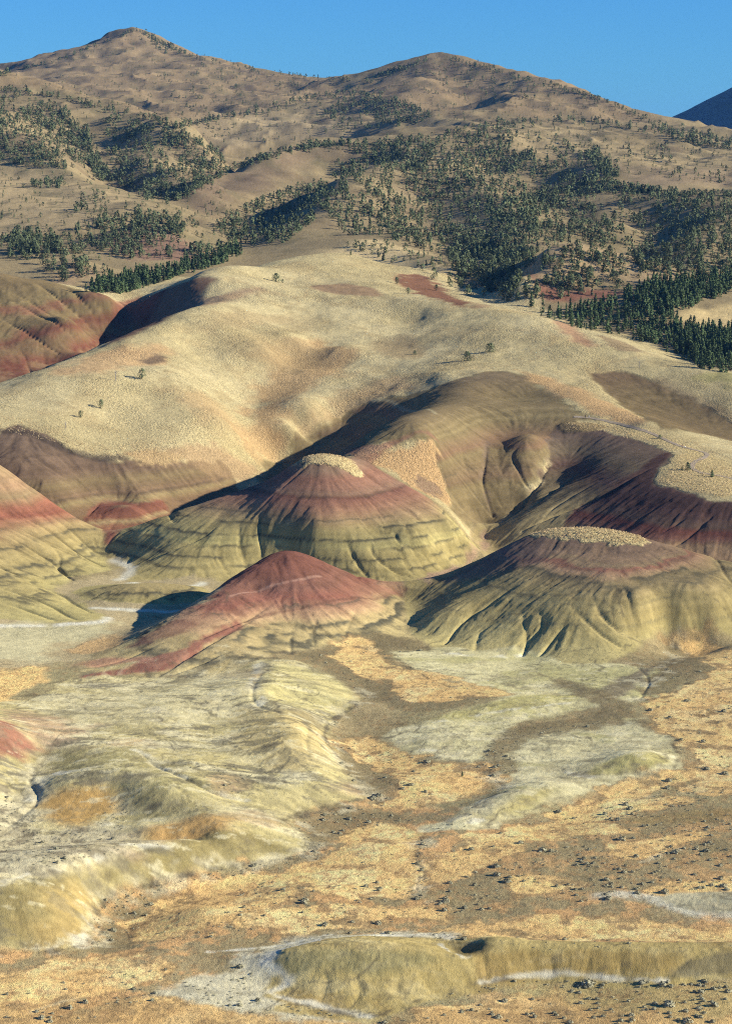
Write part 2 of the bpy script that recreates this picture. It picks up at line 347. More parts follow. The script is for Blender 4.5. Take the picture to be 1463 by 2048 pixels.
def up2(a, axis, src, dst):
    a = np.moveaxis(a, axis, 0)
    j = np.clip(np.searchsorted(src, dst, side='right') - 1, 0, len(src) - 2)
    t = ((dst - src[j]) / (src[j + 1] - src[j])).astype(np.float32).reshape((-1,) + (1,) * (a.ndim - 1))
    jm, jp = np.clip(j - 1, 0, None), np.clip(j + 2, None, len(src) - 1)
    p0, p1, p2, p3 = a[jm], a[j], a[j + 1], a[jp]
    t = np.clip(t, 0, 1.5)
    out = p1 + .5 * t * (p2 - p0 + t * (2 * p0 - 5 * p1 + 4 * p2 - p3 + t * (3 * (p1 - p2) + p3 - p0)))
    return np.moveaxis(out, 0, axis)
Z = up2(up2(Zs, 0, sv, np.log(YR)), 1, su, cu).astype(np.float64)

def zat(u, Y, Zg):
    fi = np.interp(Y, YR, np.arange(NV)); fj = np.interp(u, cu, np.arange(NU))
    i = np.clip(fi.astype(int), 0, NV - 2); j = np.clip(fj.astype(int), 0, NU - 2); a = fi - i; b = fj - j
    return (Zg[i, j] * (1 - a) * (1 - b) + Zg[i + 1, j] * a * (1 - b) + Zg[i, j + 1] * (1 - a) * b + Zg[i + 1, j + 1] * a * b)
def cast(px, py, Zg):
    """where the sight line through a photo pixel first meets the ground: (u, Y); Y = nan if it meets the sky"""
    px = np.atleast_1d(np.asarray(px, float)); py = np.atleast_1d(np.asarray(py, float))
    u, r = ray(px, py)
    outY = np.full(len(px), np.nan)
    CH = 2000
    for s0 in range(0, len(px), CH):
        uu, rr = u[s0:s0 + CH], r[s0:s0 + CH]
        fj = np.interp(uu, cu, np.arange(NU)); j = np.clip(fj.astype(int), 0, NU - 2); b = fj - j
        prof = Zg[:, j] * (1 - b) + Zg[:, j + 1] * b
        hit = prof - (HC + rr[None] * YR[:, None])
        first = np.argmax(hit > 0, 0); ok = hit.max(0) > 0
        i1 = np.clip(first, 1, None); k = np.arange(len(uu))
        h0, h1 = hit[i1 - 1, k], hit[i1, k]
        t = np.clip(-h0 / np.where(np.abs(h1 - h0) < 1e-9, 1, h1 - h0), 0, 1)
        yv = YR[i1 - 1] + (YR[i1] - YR[i1 - 1]) * t
        outY[s0:s0 + CH] = np.where(ok, yv, np.nan)
    return u, outY
# ------------------------------------------------------------------ gullies
def polydist(uq, vq, pts, Yq):
    """distance (plan units) of chart points to a polyline and the parameter 0..1 along it"""
    best = np.full(uq.shape, 1e9); par = np.zeros(uq.shape)
    seg = [math.hypot(pts[i + 1][0] - pts[i][0], pts[i + 1][1] - pts[i][1]) for i in range(len(pts) - 1)]
    tot = sum(seg) or 1; acc = 0
    for i in range(len(pts) - 1):
        (a0, b0), (a1, b1) = pts[i], pts[i + 1]; dx, dy = a1 - a0, b1 - b0; L = dx * dx + dy * dy + 1e-18
        t = np.clip(((uq - a0) * dx + (vq - b0) * dy) / L, 0, 1)
        d = np.hypot(uq - a0 - t * dx, vq - b0 - t * dy)
        m = d < best; best = np.where(m, d, best); par = np.where(m, (acc + t * seg[i]) / tot, par); acc += seg[i]
    return best * Yq, par
def window(us, vs_, pad):
    j0, j1 = np.searchsorted(cu, [min(us) - pad, max(us) + pad]); lv = np.log(YR)
    i0, i1 = np.searchsorted(lv, [min(vs_) - pad, max(vs_) + pad])
    return slice(i0, i1), slice(j0, j1)
def chart(pts, Zg=None):
    u, Y = cast([p[0] for p in pts], [p[1] for p in pts], ZB if Zg is None else Zg)
    Y = np.where(np.isnan(Y), 4200, Y)
    return list(zip(u, np.log(Y)))
def smooth_line(pts, k=4):
    """Catmull-Rom through the points"""
    P = [pts[0]] + list(pts) + [pts[-1]]; out = []
    for i in range(1, len(P) - 2):
        for q in range(k):
            t = q / k
            out.append(tuple(.5 * (2 * P[i][c] + t * (P[i + 1][c] - P[i - 1][c] + t * (2 * P[i - 1][c] - 5 * P[i][c] + 4 * P[i + 1][c] - P[i + 2][c] + t * (3 * (P[i][c] - P[i + 1][c]) + P[i + 2][c] - P[i - 1][c])))) for c in (0, 1)))
    out.append(pts[-1]); return out
ZB = Z.copy()
GULLY = [  # width, depth, pixels from top to bottom
 (4.6, 2.16, [(525, 1018), (519, 1060), (523, 1095), (522, 1108)]), (4.6, 2.16, [(628, 1030), (613, 1060), (600, 1085), (588, 1100)]), (3.3, 0.86, [(480, 1040), (478, 1080), (488, 1118)]),
 (4.0, 1.44, [(690, 1065), (700, 1100), (735, 1150)]), (4.0, 1.44, [(745, 1075), (745, 1105), (790, 1140), (815, 1150)]), (4.0, 1.15, [(780, 1050), (800, 1085), (850, 1105), (890, 1130)]),
 (3.3, 0.86, [(650, 1090), (690, 1120), (715, 1155)]), (3.3, 1.15, [(830, 1050), (845, 1080), (900, 1100), (930, 1112)]), (3.3, 0.72, [(870, 1050), (910, 1080), (950, 1096)]),
 (4.0, 1.15, [(440, 1050), (400, 1075), (340, 1100), (265, 1130)]), (3.3, 0.58, [(560, 1040), (556, 1070), (556, 1098)]), (3.3, 0.72, [(320, 1060), (280, 1100), (255, 1125)]),
 (5.3, 2.02, [(1040, 1165), (980, 1205), (925, 1240), (888, 1285)]), (5.3, 2.16, [(1075, 1215), (1085, 1248), (1060, 1275), (1044, 1308)]), (4.6, 1.44, [(1180, 1180), (1200, 1225), (1250, 1262), (1330, 1280)]),
 (4.6, 1.58, [(1150, 1235), (1115, 1265), (1080, 1308)]), (4.6, 1.15, [(930, 1190), (870, 1215), (825, 1245)]), (4.0, 1.15, [(1130, 1200), (1170, 1240), (1240, 1290), (1300, 1305)]),
 (4.0, 0.86, [(1040, 1220), (1052, 1260), (1050, 1290)]), (4.0, 0.72, [(1350, 1190), (1380, 1230), (1388, 1268)]), (3.3, 0.58, [(1000, 1240), (960, 1265), (950, 1300)]), (3.3, 0.58, [(1240, 1170), (1262, 1215), (1270, 1250)]),
 (2.6, 0.50, [(1300, 1190), (1305, 1225), (1310, 1255)]), (4.6, 1.08, [(1400, 1100), (1440, 1130), (1463, 1165)]),
 (3.0, 0.55, [(590, 1240), (582, 1270), (580, 1308)]), (2.6, 0.58, [(640, 1225), (625, 1260), (628, 1290)]), (2.6, 0.50, [(530, 1220), (470, 1255), (430, 1275)]), (3.3, 1.15, [(560, 1195), (470, 1245), (405, 1275)]),
 (4.0, 1.1, [(500, 1245), (420, 1285), (370, 1315), (318, 1350)]), (3.3, 1.01, [(470, 1300), (400, 1325), (350, 1345)]), (2.6, 0.50, [(720, 1210), (700, 1240), (690, 1270)]), (3.3, 0.86, [(330, 1285), (260, 1312), (200, 1330)]),
 (4.0, 0.45, [(575, 1320), (525, 1345), (505, 1400), (560, 1425), (620, 1440)]),
 (4.6, 1.87, [(0, 1000), (50, 1035), (120, 1075), (205, 1130)]), (4.6, 1.87, [(0, 1065), (60, 1095), (110, 1125), (145, 1158)]), (3.3, 1.01, [(60, 1010), (130, 1050), (200, 1108)]), (4.0, 1.30, [(-30, 1120), (40, 1150), (100, 1165)]),
 (3.3, 1.01, [(-20, 1170), (60, 1195), (100, 1210), (150, 1238)]), (3.3, 0.86, [(100, 1090), (120, 1115), (118, 1135), (150, 1150)]), (3.3, 0.86, [(0, 1205), (60, 1222), (110, 1240)]), (3.3, 0.86, [(40, 1165), (110, 1185), (180, 1225)]),
 (5.9, 2.16, [(-10, 590), (60, 620), (130, 660), (195, 690)]), (5.9, 2.16, [(60, 560), (120, 600), (170, 640), (205, 678)]), (5.9, 1.87, [(-10, 630), (60, 665), (120, 705)]), (5.3, 1.73, [(-10, 680), (50, 715), (90, 735)]),
 (5.3, 1.73, [(120, 570), (170, 605), (212, 655)]), (4.6, 1.30, [(170, 592), (205, 620), (235, 645)]), (4.6, 1.08, [(0, 575), (80, 615), (140, 650)]), (4.6, 1.15, [(230, 595), (255, 625)]),
 (4.6, 1.87, [(975, 880), (968, 930), (965, 965), (985, 1028)]), (4.6, 1.73, [(1040, 885), (1024, 912), (1045, 955), (1062, 975)]), (5.3, 2.16, [(1095, 872), (1098, 920), (1060, 985), (1005, 1040)]),
 (4.0, 0.86, [(860, 890), (910, 940), (960, 1000), (985, 1028)]), (3.3, 0.50, [(920, 880), (930, 930), (955, 985)]), (3.3, 0.50, [(1000, 880), (1012, 905)]),
 (5.3, 1.73, [(1230, 905), (1150, 950), (1080, 1000), (1000, 1050)]), (5.3, 1.87, [(1330, 925), (1230, 975), (1130, 1020), (1045, 1060)]), (3.3, 0.86, [(1200, 960), (1130, 1000), (1090, 1030)]),
 (4.0, 1.15, [(1440, 1020), (1390, 1060), (1350, 1090)]), (4.0, 0.86, [(1380, 1030), (1330, 1060)]),
 (3.3, 0.86, [(310, 1005), (340, 1030), (350, 1040)]), (4.0, 1.01, [(205, 1000), (185, 1020), (175, 1030)]), (2.6, 0.58, [(260, 1030), (225, 1050), (205, 1060)]),



 (3.0, 0.50, [(620, 1445), (612, 1480), (618, 1520)]), (2.0, .3, [(90, 1520), (60, 1560), (75, 1600), (20, 1650)]), (2.5, 0.50, [(270, 1500), (330, 1540), (420, 1580), (490, 1600)]),
 (.9, .2, [(1270, 1330), (1295, 1360), (1280, 1400)]),
 (2.6, 0.30, [(560, 1975), (650, 1950), (640, 2005)]), (2.0, 0.22, [(700, 1930), (720, 1980), (700, 2015)]), (2.0, 0.20, [(800, 1940), (790, 1990)]),
 (3.0, 0.35, [(960, 1900), (975, 1960)]), (3.0, 0.35, [(1100, 1905), (1105, 1945)]), (3.0, 0.35, [(1240, 1905), (1238, 1950)]), (3.0, 0.30, [(1180, 1905), (1170, 1948)]), (3.0, 0.35, [(1330, 1955), (1360, 1930), (1400, 1905)]),
]
TOP = {}
for gw, gd, pts in GULLY:
    cpn = smooth_line(chart(pts))
    if gw < 1.0: cpn = [(a + .35 * math.sin(i * 2.3) * math.sin(i * .9) / math.exp(v), v + .5 * math.sin(i * 1.7 + 1) / math.exp(v)) for i, (a, v) in enumerate(cpn)]
    us, vv = [p[0] for p in cpn], [p[1] for p in cpn]
    Ym = math.exp(sum(vv) / len(vv)); si, sj = window(us, vv, gw * 1.3 / Ym)
    d, par = polydist(U[si, sj], V[si, sj], cpn, YY[si, sj])
    wob = 1 + .18 * fbm(X[si, sj], YY[si, sj], gw * .8, 2, 5)
    k = np.clip(1 - d * wob / (gw * (.45 + .55 * par)), 0, 1)
    prof = (.40 * k ** 1.3 if gw > 2.5 else k ** 1.2) * gd
    nar = np.clip(1 - d * wob / min(.9, gw), 0, 1) * min(.55, gd * .34)
    Z[si, sj] -= (prof + nar) * sstep(0, .5, par) * (1 - .35 * sstep(.8, 1, par))
# rolling relief and erosion on the mountain; rills on the clay
mt = sstep(1180, 1500, YY)
rg = 1 - np.abs(fbm(X, YY, 110, 4, 31)) * 2.2
rg2 = 1 - np.abs(fbm(X + .3 * YY, YY, 300, 3, 33)) * 2.4
Z += mt * (8.5 * (rg - .5) * sstep(1200, 2200, YY) + 9 * (rg2 - .5) * sstep(1350, 2000, YY) * (1 - .6 * sstep(2600, 3000, YY)) + 2.0 * fbm(X, YY, 40, 3, 12))
pl = sstep(850, 920, YY) * (1 - sstep(1150, 1300, YY))
Z += pl * (1.2 * fbm(X, YY, 26, 3, 77) + .35 * fbm(X, YY, 8, 3, 78))
Z += (1 - mt) * .10 * fbm(X, YY, 5, 3, 21) * sstep(560, 620, YY) + .05 * fbm(X, YY, 2.2, 2, 3) * (1 - mt)
Z += .22 * fbm(X, YY * .8, 9, 4, 40) * (1 - sstep(540, 620, YY))
def slopes(Zg):
    a, b_ = np.gradient(Zg); sx = b_ / (np.gradient(cu)[None, :] * YY); return sx, a / np.gradient(YR)[:, None] - sx * U
# rills: noise drawn out along the fall line
gx0, gy0 = slopes(ZB); gl = np.hypot(gx0, gy0) + 1e-6
RI = slice(int(np.searchsorted(YR, 325)), int(np.searchsorted(YR, 1180)))
STREAK = np.zeros(Z.shape, np.float32)
xr, yr, ex, ey = X[RI], YY[RI], (gx0 / gl)[RI], (gy0 / gl)[RI]
sc_ = np.where(yr > 560, 1.0, .6)
acc = 0
for q in range(-5, 6):
    px_, py_ = xr + ex * q * 1.1 * sc_, yr + ey * q * 1.1 * sc_
    acc = acc + vnoise(px_ / (1.5 * sc_), py_ / (1.5 * sc_), 300) * (.6 + .4 * math.cos(q * .5)) + .8 * vnoise(px_ / (3.6 * sc_), py_ / (3.6 * sc_), 301)
STREAK[RI] = acc / 5.0
RILL = np.zeros(Z.shape, np.float32); acc = 0
for q in range(-6, 7):
    px_, py_ = xr + ex * q * .8 * sc_, yr + ey * q * .8 * sc_
    acc = acc + vnoise(px_ / (.95 * sc_), py_ / (.95 * sc_), 310) + .7 * vnoise(px_ / (2.1 * sc_), py_ / (2.1 * sc_), 311)
RILL[RI] = np.clip(acc / 4.2, 0, 1.2) ** 1.5
steep = sstep(.08, .30, gl)
# bare clay rills are cut further down, where the clay is known
# ------------------------------------------------------------------ soils and plant cover (colour of the ground; shade painted into one scarp hollow)
ZB = Z.copy()
def lin(c):
    c = np.asarray(c, float) / 255.0
    return np.where(c <= .04045, c / 12.92, ((c + .055) / 1.055) ** 2.4)
GOLD, PALE, ORNG, STRAW = (202, 182, 132), (215, 196, 148), (240, 198, 124), (206, 180, 128)
OLIV, YGRN, OLBR, OLDK = (172, 160, 110), (178, 172, 108), (152, 138, 94), (128, 120, 82)
MAUV, RED, DRED, PINK, TAN = (138, 116, 100), (160, 94, 74), (136, 70, 58), (182, 138, 112), (176, 152, 110)
CREAM, WHIT, GREY, MUD, DMUD = (206, 194, 148), (224, 218, 200), (164, 156, 138), (160, 142, 102), (112, 98, 82)
OCHR, SLOP, BRWN, PURP = (192, 152, 84), (156, 136, 100), (132, 114, 86), (112, 78, 74)
COL = np.empty(Z.shape + (3,), np.float32); COL[:] = lin(MUD)
TUFT = np.full(Z.shape, .25, np.float32)        # how tufted the plant cover is
CLAY = np.zeros(Z.shape, np.float32)            # bare popcorn clay

def sdist(uq, vq, poly, Yq):
    d, _ = polydist(uq, vq, poly + [poly[0]], Yq)
    ins = np.zeros(uq.shape, bool)
    n = len(poly)
    for i in range(n):
        (a0, b0), (a1, b1) = poly[i], poly[(i + 1) % n]
        if b0 == b1: continue
        c = ((b0 > vq) != (b1 > vq)) & (uq < (a1 - a0) * (vq - b0) / (b1 - b0) + a0)
        ins ^= c
    return np.where(ins, d, -d)
def area(poly, soft=2.0, namp=0.0, nscale=6.0, seed=1, smooth=0):
    """soft edged region given in chart coordinates -> (slices, mask)"""
    if smooth: poly = smooth_line(poly + [poly[0]], smooth)[:-1]
    us, vv = [p[0] for p in poly], [p[1] for p in poly]
    Ym = math.exp(sum(vv) / len(vv)); si, sj = window(us, vv, (soft + namp * 1.2) / Ym)
    d = sdist(U[si, sj], V[si, sj], poly, YY[si, sj])
    if namp: d = d + namp * fbm(X[si, sj], YY[si, sj], nscale, 4, seed, .6)
    return (si, sj), sstep(-soft, soft, d).astype(np.float32)
def plan(pts): return [((p[0] - 731.5) / FOC, math.log(p[1])) for p in pts]
def fill(sl, m, c, a=1.0, tuft=None, clay=None):
    si, sj = sl; m = m * a
    COL[si, sj] = COL[si, sj] * (1 - m[..., None]) + lin(c).astype(np.float32) * m[..., None]
    if tuft is not None: TUFT[si, sj] = TUFT[si, sj] * (1 - m) + tuft * m
    if clay is not None: CLAY[si, sj] = CLAY[si, sj] * (1 - m) + clay * m
def patch(pts, c, soft=1.2, namp=2.0, nscale=7.0, a=1.0, tuft=None, clay=None, seed=1, smooth=3):
    sl, m = area(chart(pts), soft, namp, nscale, seed, smooth); fill(sl, m, c, a, tuft, clay); return sl, m
def stroke(pts, c, wd=1.5, soft=1.0, a=.8, namp=.8, nscale=3.0, tuft=None, clay=None, seed=2, broken=0.0):
    ln = smooth_line(chart(pts))
    us, vv = [p[0] for p in ln], [p[1] for p in ln]
    Ym = math.exp(sum(vv) / len(vv)); si, sj = window(us, vv, (wd + soft + namp) * 1.3 / Ym)
    d, par = polydist(U[si, sj], V[si, sj], ln, YY[si, sj])
    x, y = X[si, sj], YY[si, sj]
    m = sstep(wd + soft, max(wd - soft, 0), d + namp * fbm(x, y, nscale, 3, seed)).astype(np.float32)
    if broken: m = m * sstep(-.25 + broken * .4, .15 + broken * .4, fbm(x, y, nscale * 1.6, 3, seed + 9)).astype(np.float32)
    fill((si, sj), m, c, a, tuft, clay)
def mute(c, k=.80):
    c = np.asarray(c, float) * (1.09, 1.01, .94); m_ = c.mean(); return tuple(m_ + (c - m_) * .86)
def strata(sl, m, anchors, dip=0.0, wob=.5, lines=(), seed=4):
    """horizontal beds: colour by height (with dip across x), anchors = (px, py, colour) on the slope"""
    si, sj = sl
    def hz(px, py):
        u, Y = cast([px], [py], ZB); return float(zat(u, Y, ZB)[0] + dip * u[0] * Y[0])
    an = sorted((hz(px, py), mute(c)) for px, py, c in anchors)
    x, y = X[si, sj], YY[si, sj]
    zz = Z[si, sj] + dip * x + wob * fbm(x, y, 16, 3, seed) + wob * .4 * fbm(x, y, 3, 3, seed + 3) + .22 * RILL[si, sj]
    hs_ = np.array([a[0] for a in an]); cs = np.array([lin(a[1]) for a in an])
    c = np.stack([np.interp(zz, hs_, cs[:, k]) for k in range(3)], -1)
    bed = vnoise(zz * 1.1, zz * 0 + 3.3, seed) * .09 + vnoise(zz * 3.1, zz * 0 + 1.3, seed + 1) * .07
    c = c * (1 + bed[..., None])
    brk = fbm(x, y, 9, 3, seed + 5)
    for px, py, wdt, st in lines:
        h0 = hz(px, py)
        z2 = zz + .25 * STREAK[si, sj] * wdt * 2; wq = wdt * .6
        k = np.exp(-np.maximum(z2 - h0, (h0 - z2) * .35) ** 2 / (wq * wq)) * sstep(-.3, .15, brk) * min(st * 1.25, 1)
        c = c * (1 - k[..., None]) + lin((92, 88, 74)) * k[..., None]; brk = -brk
    COL[si, sj] = COL[si, sj] * (1 - m[..., None]) + c * m[..., None]
    TUFT[si, sj] *= (1 - m); CLAY[si, sj] = CLAY[si, sj] * (1 - m) + m

# plan outlines (px direction, distance) of the hills
PL_RED = plan([(140, 553), (330, 553), (480, 547), (560, 575), (620, 578), (690, 592), (760, 600), (830, 596), (812, 622), (806, 640), (800, 655), (700, 664), (570, 660), (470, 650), (380, 625), (290, 598), (230, 580), (180, 568)])
PL_RIGHT = plan([(865, 590), (960, 581), (1050, 577), (1130, 567), (1210, 565), (1290, 585), (1340, 596), (1463, 596), (1620, 594), (1810, 592), (1810, 670), (1463, 676), (1250, 682), (1100, 686), (1000, 690), (930, 688), (860, 668), (812, 646), (808, 630), (820, 605)])
PL_MID = plan([(205, 716), (222, 690), (250, 671), (340, 666), (600, 669), (800, 670), (862, 679), (912, 696), (950, 709), (966, 716), (940, 726), (870, 728), (780, 736), (715, 744), (640, 750), (560, 752), (470, 744), (350, 736), (260, 728)])
PL_LEFT = plan([(-320, 606), (0, 613), (120, 614), (206, 619), (190, 640), (132, 668), (125, 678), (165, 681), (216, 690), (207, 714), (194, 742), (100, 764), (0, 782), (-150, 800), (-320, 815)])
PL_CANYON = plan([(-320, 915), (0, 955), (60, 976), (140, 1000), (203, 1030), (225, 1050), (290, 1085), (352, 1112), (352, 1128), (300, 1118), (230, 1106), (165, 1112), (110, 1140), (0, 1157), (-320, 1172)])
MT = [(-320, 1182), (0, 1195), (100, 1185), (165, 1178), (250, 1188), (340, 1228), (420, 1215), (560, 1270), (640, 1300), (740, 1300), (860, 1255), (960, 1215), (1040, 1160), (1100, 1108), (1200, 1082), (1300, 1058), (1390, 995), (1463, 968), (1810, 930)]
PL_MOUNT = plan(MT + [(1810, 4400), (-320, 4400)])
PL_GRASS = plan([(-320, 815), (-150, 802), (0, 784), (100, 766), (196, 746), (260, 742), (480, 752), (600, 754), (715, 748), (780, 740), (870, 732), (935, 730), (962, 722), (1040, 716), (1150, 704), (1250, 690), (1463, 682), (1810, 676)] + MT[::-1])
PL_GREEN = plan([(130, 655), (150, 645), (230, 639), (330, 638), (415, 646), (400, 662), (330, 668), (250, 668), (160, 664)])
PL_SCARP = plan([(515, 342), (560, 339), (530, 336), (640, 334), (740, 331), (810, 336), (860, 341), (960, 345), (1080, 350), (1200, 349), (1330, 346), (1463, 350), (1810, 350), (1810, 362), (1463, 362), (1250, 362), (1000, 364), (880, 366), (760, 366), (640, 364), (560, 358)])

# ---- mountain
sl, m = area(PL_MOUNT, 6, 14, 25)
fill(sl, m, SLOP, tuft=.35)
k = fbm(X, YY, 160, 4, 51); fill((slice(0, NV), slice(0, NU)), (sstep(-.1, .5, k) * sstep(1300, 1500, YY)).astype(np.float32), BRWN, .55)
k = fbm(X, YY, 45, 3, 52); fill((slice(0, NV), slice(0, NU)), (sstep(.1, .5, k) * sstep(1300, 1500, YY)).astype(np.float32), (124, 104, 82), .55)
patch([(-150, 100), (100, 100), (272, 40), (400, 100), (720, 150), (880, 95), (1100, 150), (1300, 232), (1150, 232), (1000, 222), (820, 225), (700, 215), (560, 200), (350, 235), (200, 200), (0, 160), (-150, 165)], (146, 122, 92), soft=30, namp=60, nscale=100, a=.75)
patch([(500, 230), (640, 205), (700, 270), (560, 290), (430, 290), (420, 260)], (172, 150, 114), soft=25, namp=40, nscale=60, a=.8)
patch([(1000, 262), (1080, 255), (1200, 270), (1463, 320), (1463, 365), (1300, 372), (1180, 320), (1040, 300)], (178, 154, 112), soft=16, namp=40, nscale=60, a=.85)
patch([(1230, 330), (1463, 340), (1463, 368), (1280, 368)], (156, 132, 104), soft=16, namp=25, nscale=40, a=.8)
patch([(-100, 330), (80, 350), (180, 370), (250, 400), (200, 440), (60, 462), (-100, 465)], (176, 152, 112), soft=12, namp=18, nscale=40, a=.9)
patch([(180, 480), (260, 455), (350, 470), (400, 510), (330, 520), (220, 510)], (146, 112, 94), soft=6, namp=12, nscale=20, a=.9)
patch([(120, 530), (150, 518), (205, 550), (140, 570), (60, 560)], (166, 138, 104), soft=5, namp=8, nscale=20, a=.9)
patch([(370, 400), (430, 350), (560, 305), (640, 290), (620, 320), (520, 380), (430, 420)], (130, 108, 88), soft=20, namp=20, nscale=40, a=.8)
patch([(850, 310), (960, 325), (1000, 345), (880, 340)], (198, 170, 124), soft=12, namp=20, nscale=40, a=.8)
patch([(1050, 560), (1100, 492), (1280, 505), (1330, 560), (1200, 560)], (178, 150, 112), soft=8, namp=12, nscale=30, a=.8)
patch([(1020, 572), (1120, 570), (1270, 585), (1180, 600), (1060, 595)], (150, 92, 76), soft=5, namp=14, nscale=20, a=.8)
patch([(1340, 640), (1463, 605), (1560, 600), (1560, 660), (1463, 655), (1380, 645)], (212, 184, 128), soft=4, namp=6, nscale=20, tuft=.6)
patch([(640, 500), (760, 480), (880, 520), (1010, 610), (900, 580), (780, 530)], (208, 182, 132), soft=10, namp=18, nscale=30, tuft=.6)

# rock outcrops around the summits and darker scrub in the folds
k = fbm(X, YY * .7, 60, 5, 55, .62) * sstep(2350, 2700, YY)
fill((slice(0, NV), slice(0, NU)), sstep(.22, .32, k).astype(np.float32), (104, 90, 76), .7)
k = fbm(X, YY, 24, 4, 56, .65) * sstep(1250, 1400, YY)
fill((slice(0, NV), slice(0, NU)), sstep(.18, .36, k).astype(np.float32), (112, 104, 76), .45)
# ---- grassy hills
sl, m = area(PL_GRASS, 3, 4, 15)
fill(sl, m, GOLD, tuft=1.0, clay=0)
g = (slice(0, NV), slice(0, NU))
TUFT[sl] *= (.45 + .55 * sstep(-.3, .3, fbm(X[sl], YY[sl], 24, 3, 66))).astype(np.float32)
gm = np.zeros(Z.shape, np.float32); gm[sl] = m
k = fbm(X, YY, 60, 4, 61); fill(g, gm * sstep(-.1, .4, k).astype(np.float32), PALE, .6)
k = fbm(X, YY, 11, 5, 63, .6); fill(g, gm * sstep(.12, .4, k).astype(np.float32), (182, 158, 112), .45)
k = np.abs(fbm(X + .4 * YY, YY, 70, 3, 64)); fill(g, gm * sstep(.02, .008, k).astype(np.float32), (176, 146, 104), .35)
k = fbm(X, YY * .8, 22, 3, 62); fill(g, gm * sstep(.15, .5, k).astype(np.float32), (194, 170, 120), .4)
patch([(620, 572), (700, 567), (760, 585), (740, 592), (640, 582)], (170, 138, 104), soft=2, namp=2, tuft=.3)
patch([(560, 700), (640, 690), (700, 720), (640, 760), (560, 830), (510, 900), (490, 870), (510, 780)], (198, 158, 108), soft=6, namp=14, nscale=14, a=.75, tuft=.8)
patch([(430, 690), (520, 660), (620, 640), (560, 680), (480, 700)], (190, 164, 116), soft=8, namp=10, nscale=14, a=.5)
patch([(490, 710), (560, 680), (640, 700), (600, 740), (540, 730)], (176, 150, 108), soft=5, namp=8, nscale=14, a=.6)
patch([(750, 690), (800, 672), (850, 690), (830, 715), (770, 715)], (168, 144, 106), soft=5, namp=8, nscale=14, a=.8)
patch([(390, 650), (470, 625), (590, 630), (560, 645), (440, 665)], (180, 156, 114), soft=5, namp=8, nscale=14, a=.7)
patch([(110, 740), (200, 705), (320, 690), (330, 720), (250, 740), (150, 750)], (204, 160, 112), soft=5, namp=8, nscale=10, a=.7)
patch([(270, 720), (310, 708), (335, 715), (300, 728)], (112, 92, 80), soft=2, namp=3, nscale=6, a=.8, tuft=.5)
patch([(690, 790), (780, 760), (860, 770), (760, 800), (650, 850), (620, 850)], (190, 154, 110), soft=5, namp=8, nscale=10, a=.6)
patch([(340, 780), (430, 800), (480, 850), (420, 850), (360, 810)], (200, 164, 116), soft=6, namp=10, nscale=14, a=.6)
# bare clay slope below the plateau, left
sl, m = patch([(-220, 838), (0, 860), (70, 866), (120, 890), (180, 918), (235, 920), (280, 915), (330, 925), (400, 935), (470, 955), (500, 985), (420, 1040), (320, 1090), (210, 1120), (-220, 1100)], OLBR, soft=1.2, namp=4, nscale=9, tuft=0, clay=1)
strata(sl, m, [(60, 880, (128, 110, 96)), (180, 940, (140, 118, 98)), (180, 960, (150, 134, 96)), (230, 985, (146, 122, 96)), (230, 1000, (152, 134, 94)), (260, 1020, (150, 124, 92)), (260, 1060, (160, 146, 102))], wob=.5, lines=((230, 985, .3, .3),))
sl, m = patch([(172, 1034), (195, 1008), (230, 996), (290, 998), (340, 1022), (362, 1040), (330, 1060), (260, 1075), (200, 1080)], RED, soft=1.2, namp=1.5, nscale=5)
strata(sl, m, [(250, 1003, (150, 124, 96)), (250, 1018, (146, 92, 78)), (250, 1034, (158, 104, 82)), (250, 1042, (176, 158, 112)), (250, 1052, (160, 112, 86)), (250, 1062, (170, 158, 108))], wob=.4)
patch([(330, 905), (430, 895), (520, 945), (470, 960), (400, 935)], (186, 152, 112), soft=3, namp=7, nscale=8, a=.8, tuft=.8)
patch([(250, 905), (330, 900), (360, 915), (300, 935)], (198, 166, 118), soft=1.5, namp=4, nscale=5, tuft=.9, clay=0)
stroke([(0, 862), (60, 866), (110, 888), (150, 905), (200, 918), (240, 915)], (96, 82, 74), wd=2.2, soft=1.5, a=.75, namp=2, nscale=4)
# olive slope in the middle
sl, m = patch([(745, 803), (800, 790), (880, 770), (950, 748), (1030, 745), (1110, 790), (1150, 822), (1190, 838), (1120, 850), (1100, 900), (1050, 1000), (970, 1048), (905, 1020), (880, 960), (850, 880), (780, 890), (700, 908), (640, 940), (520, 955), (600, 890), (680, 840)], OLBR, soft=2.5, namp=5, nscale=10, tuft=.05, clay=1)
strata(sl, m, [(940, 755, (140, 126, 98)), (940, 800, (148, 134, 98)), (940, 850, (152, 140, 98)), (1000, 878, (150, 122, 94)), (1000, 900, (152, 138, 96)), (1010, 950, (150, 128, 96)), (1010, 965, (152, 138, 96)), (985, 1010, (148, 134, 94))], wob=.6, lines=((1010, 930, .25, .4),))
patch([(740, 905), (800, 890), (860, 880), (880, 930), (905, 1010), (850, 985), (790, 950), (745, 930)], (208, 168, 116), soft=1.5, namp=5, nscale=6, tuft=1, clay=0)
patch([(820, 955), (850, 960), (885, 985), (850, 985)], (140, 112, 94), soft=1, namp=3, nscale=5, a=.8, tuft=.3)
patch([(690, 905), (760, 888), (860, 866), (865, 876), (770, 900), (720, 925)], (170, 122, 98), soft=1.2, namp=1.5, nscale=6, a=.8)
patch([(1030, 740), (1110, 760), (1190, 790), (1290, 845), (1200, 832), (1110, 790)], (212, 172, 118), soft=3, namp=5, nscale=10, tuft=.8, clay=0)
stroke([(750, 800), (800, 815), (870, 828)], (196, 180, 140), wd=.8, soft=.6, a=.7, namp=.4)
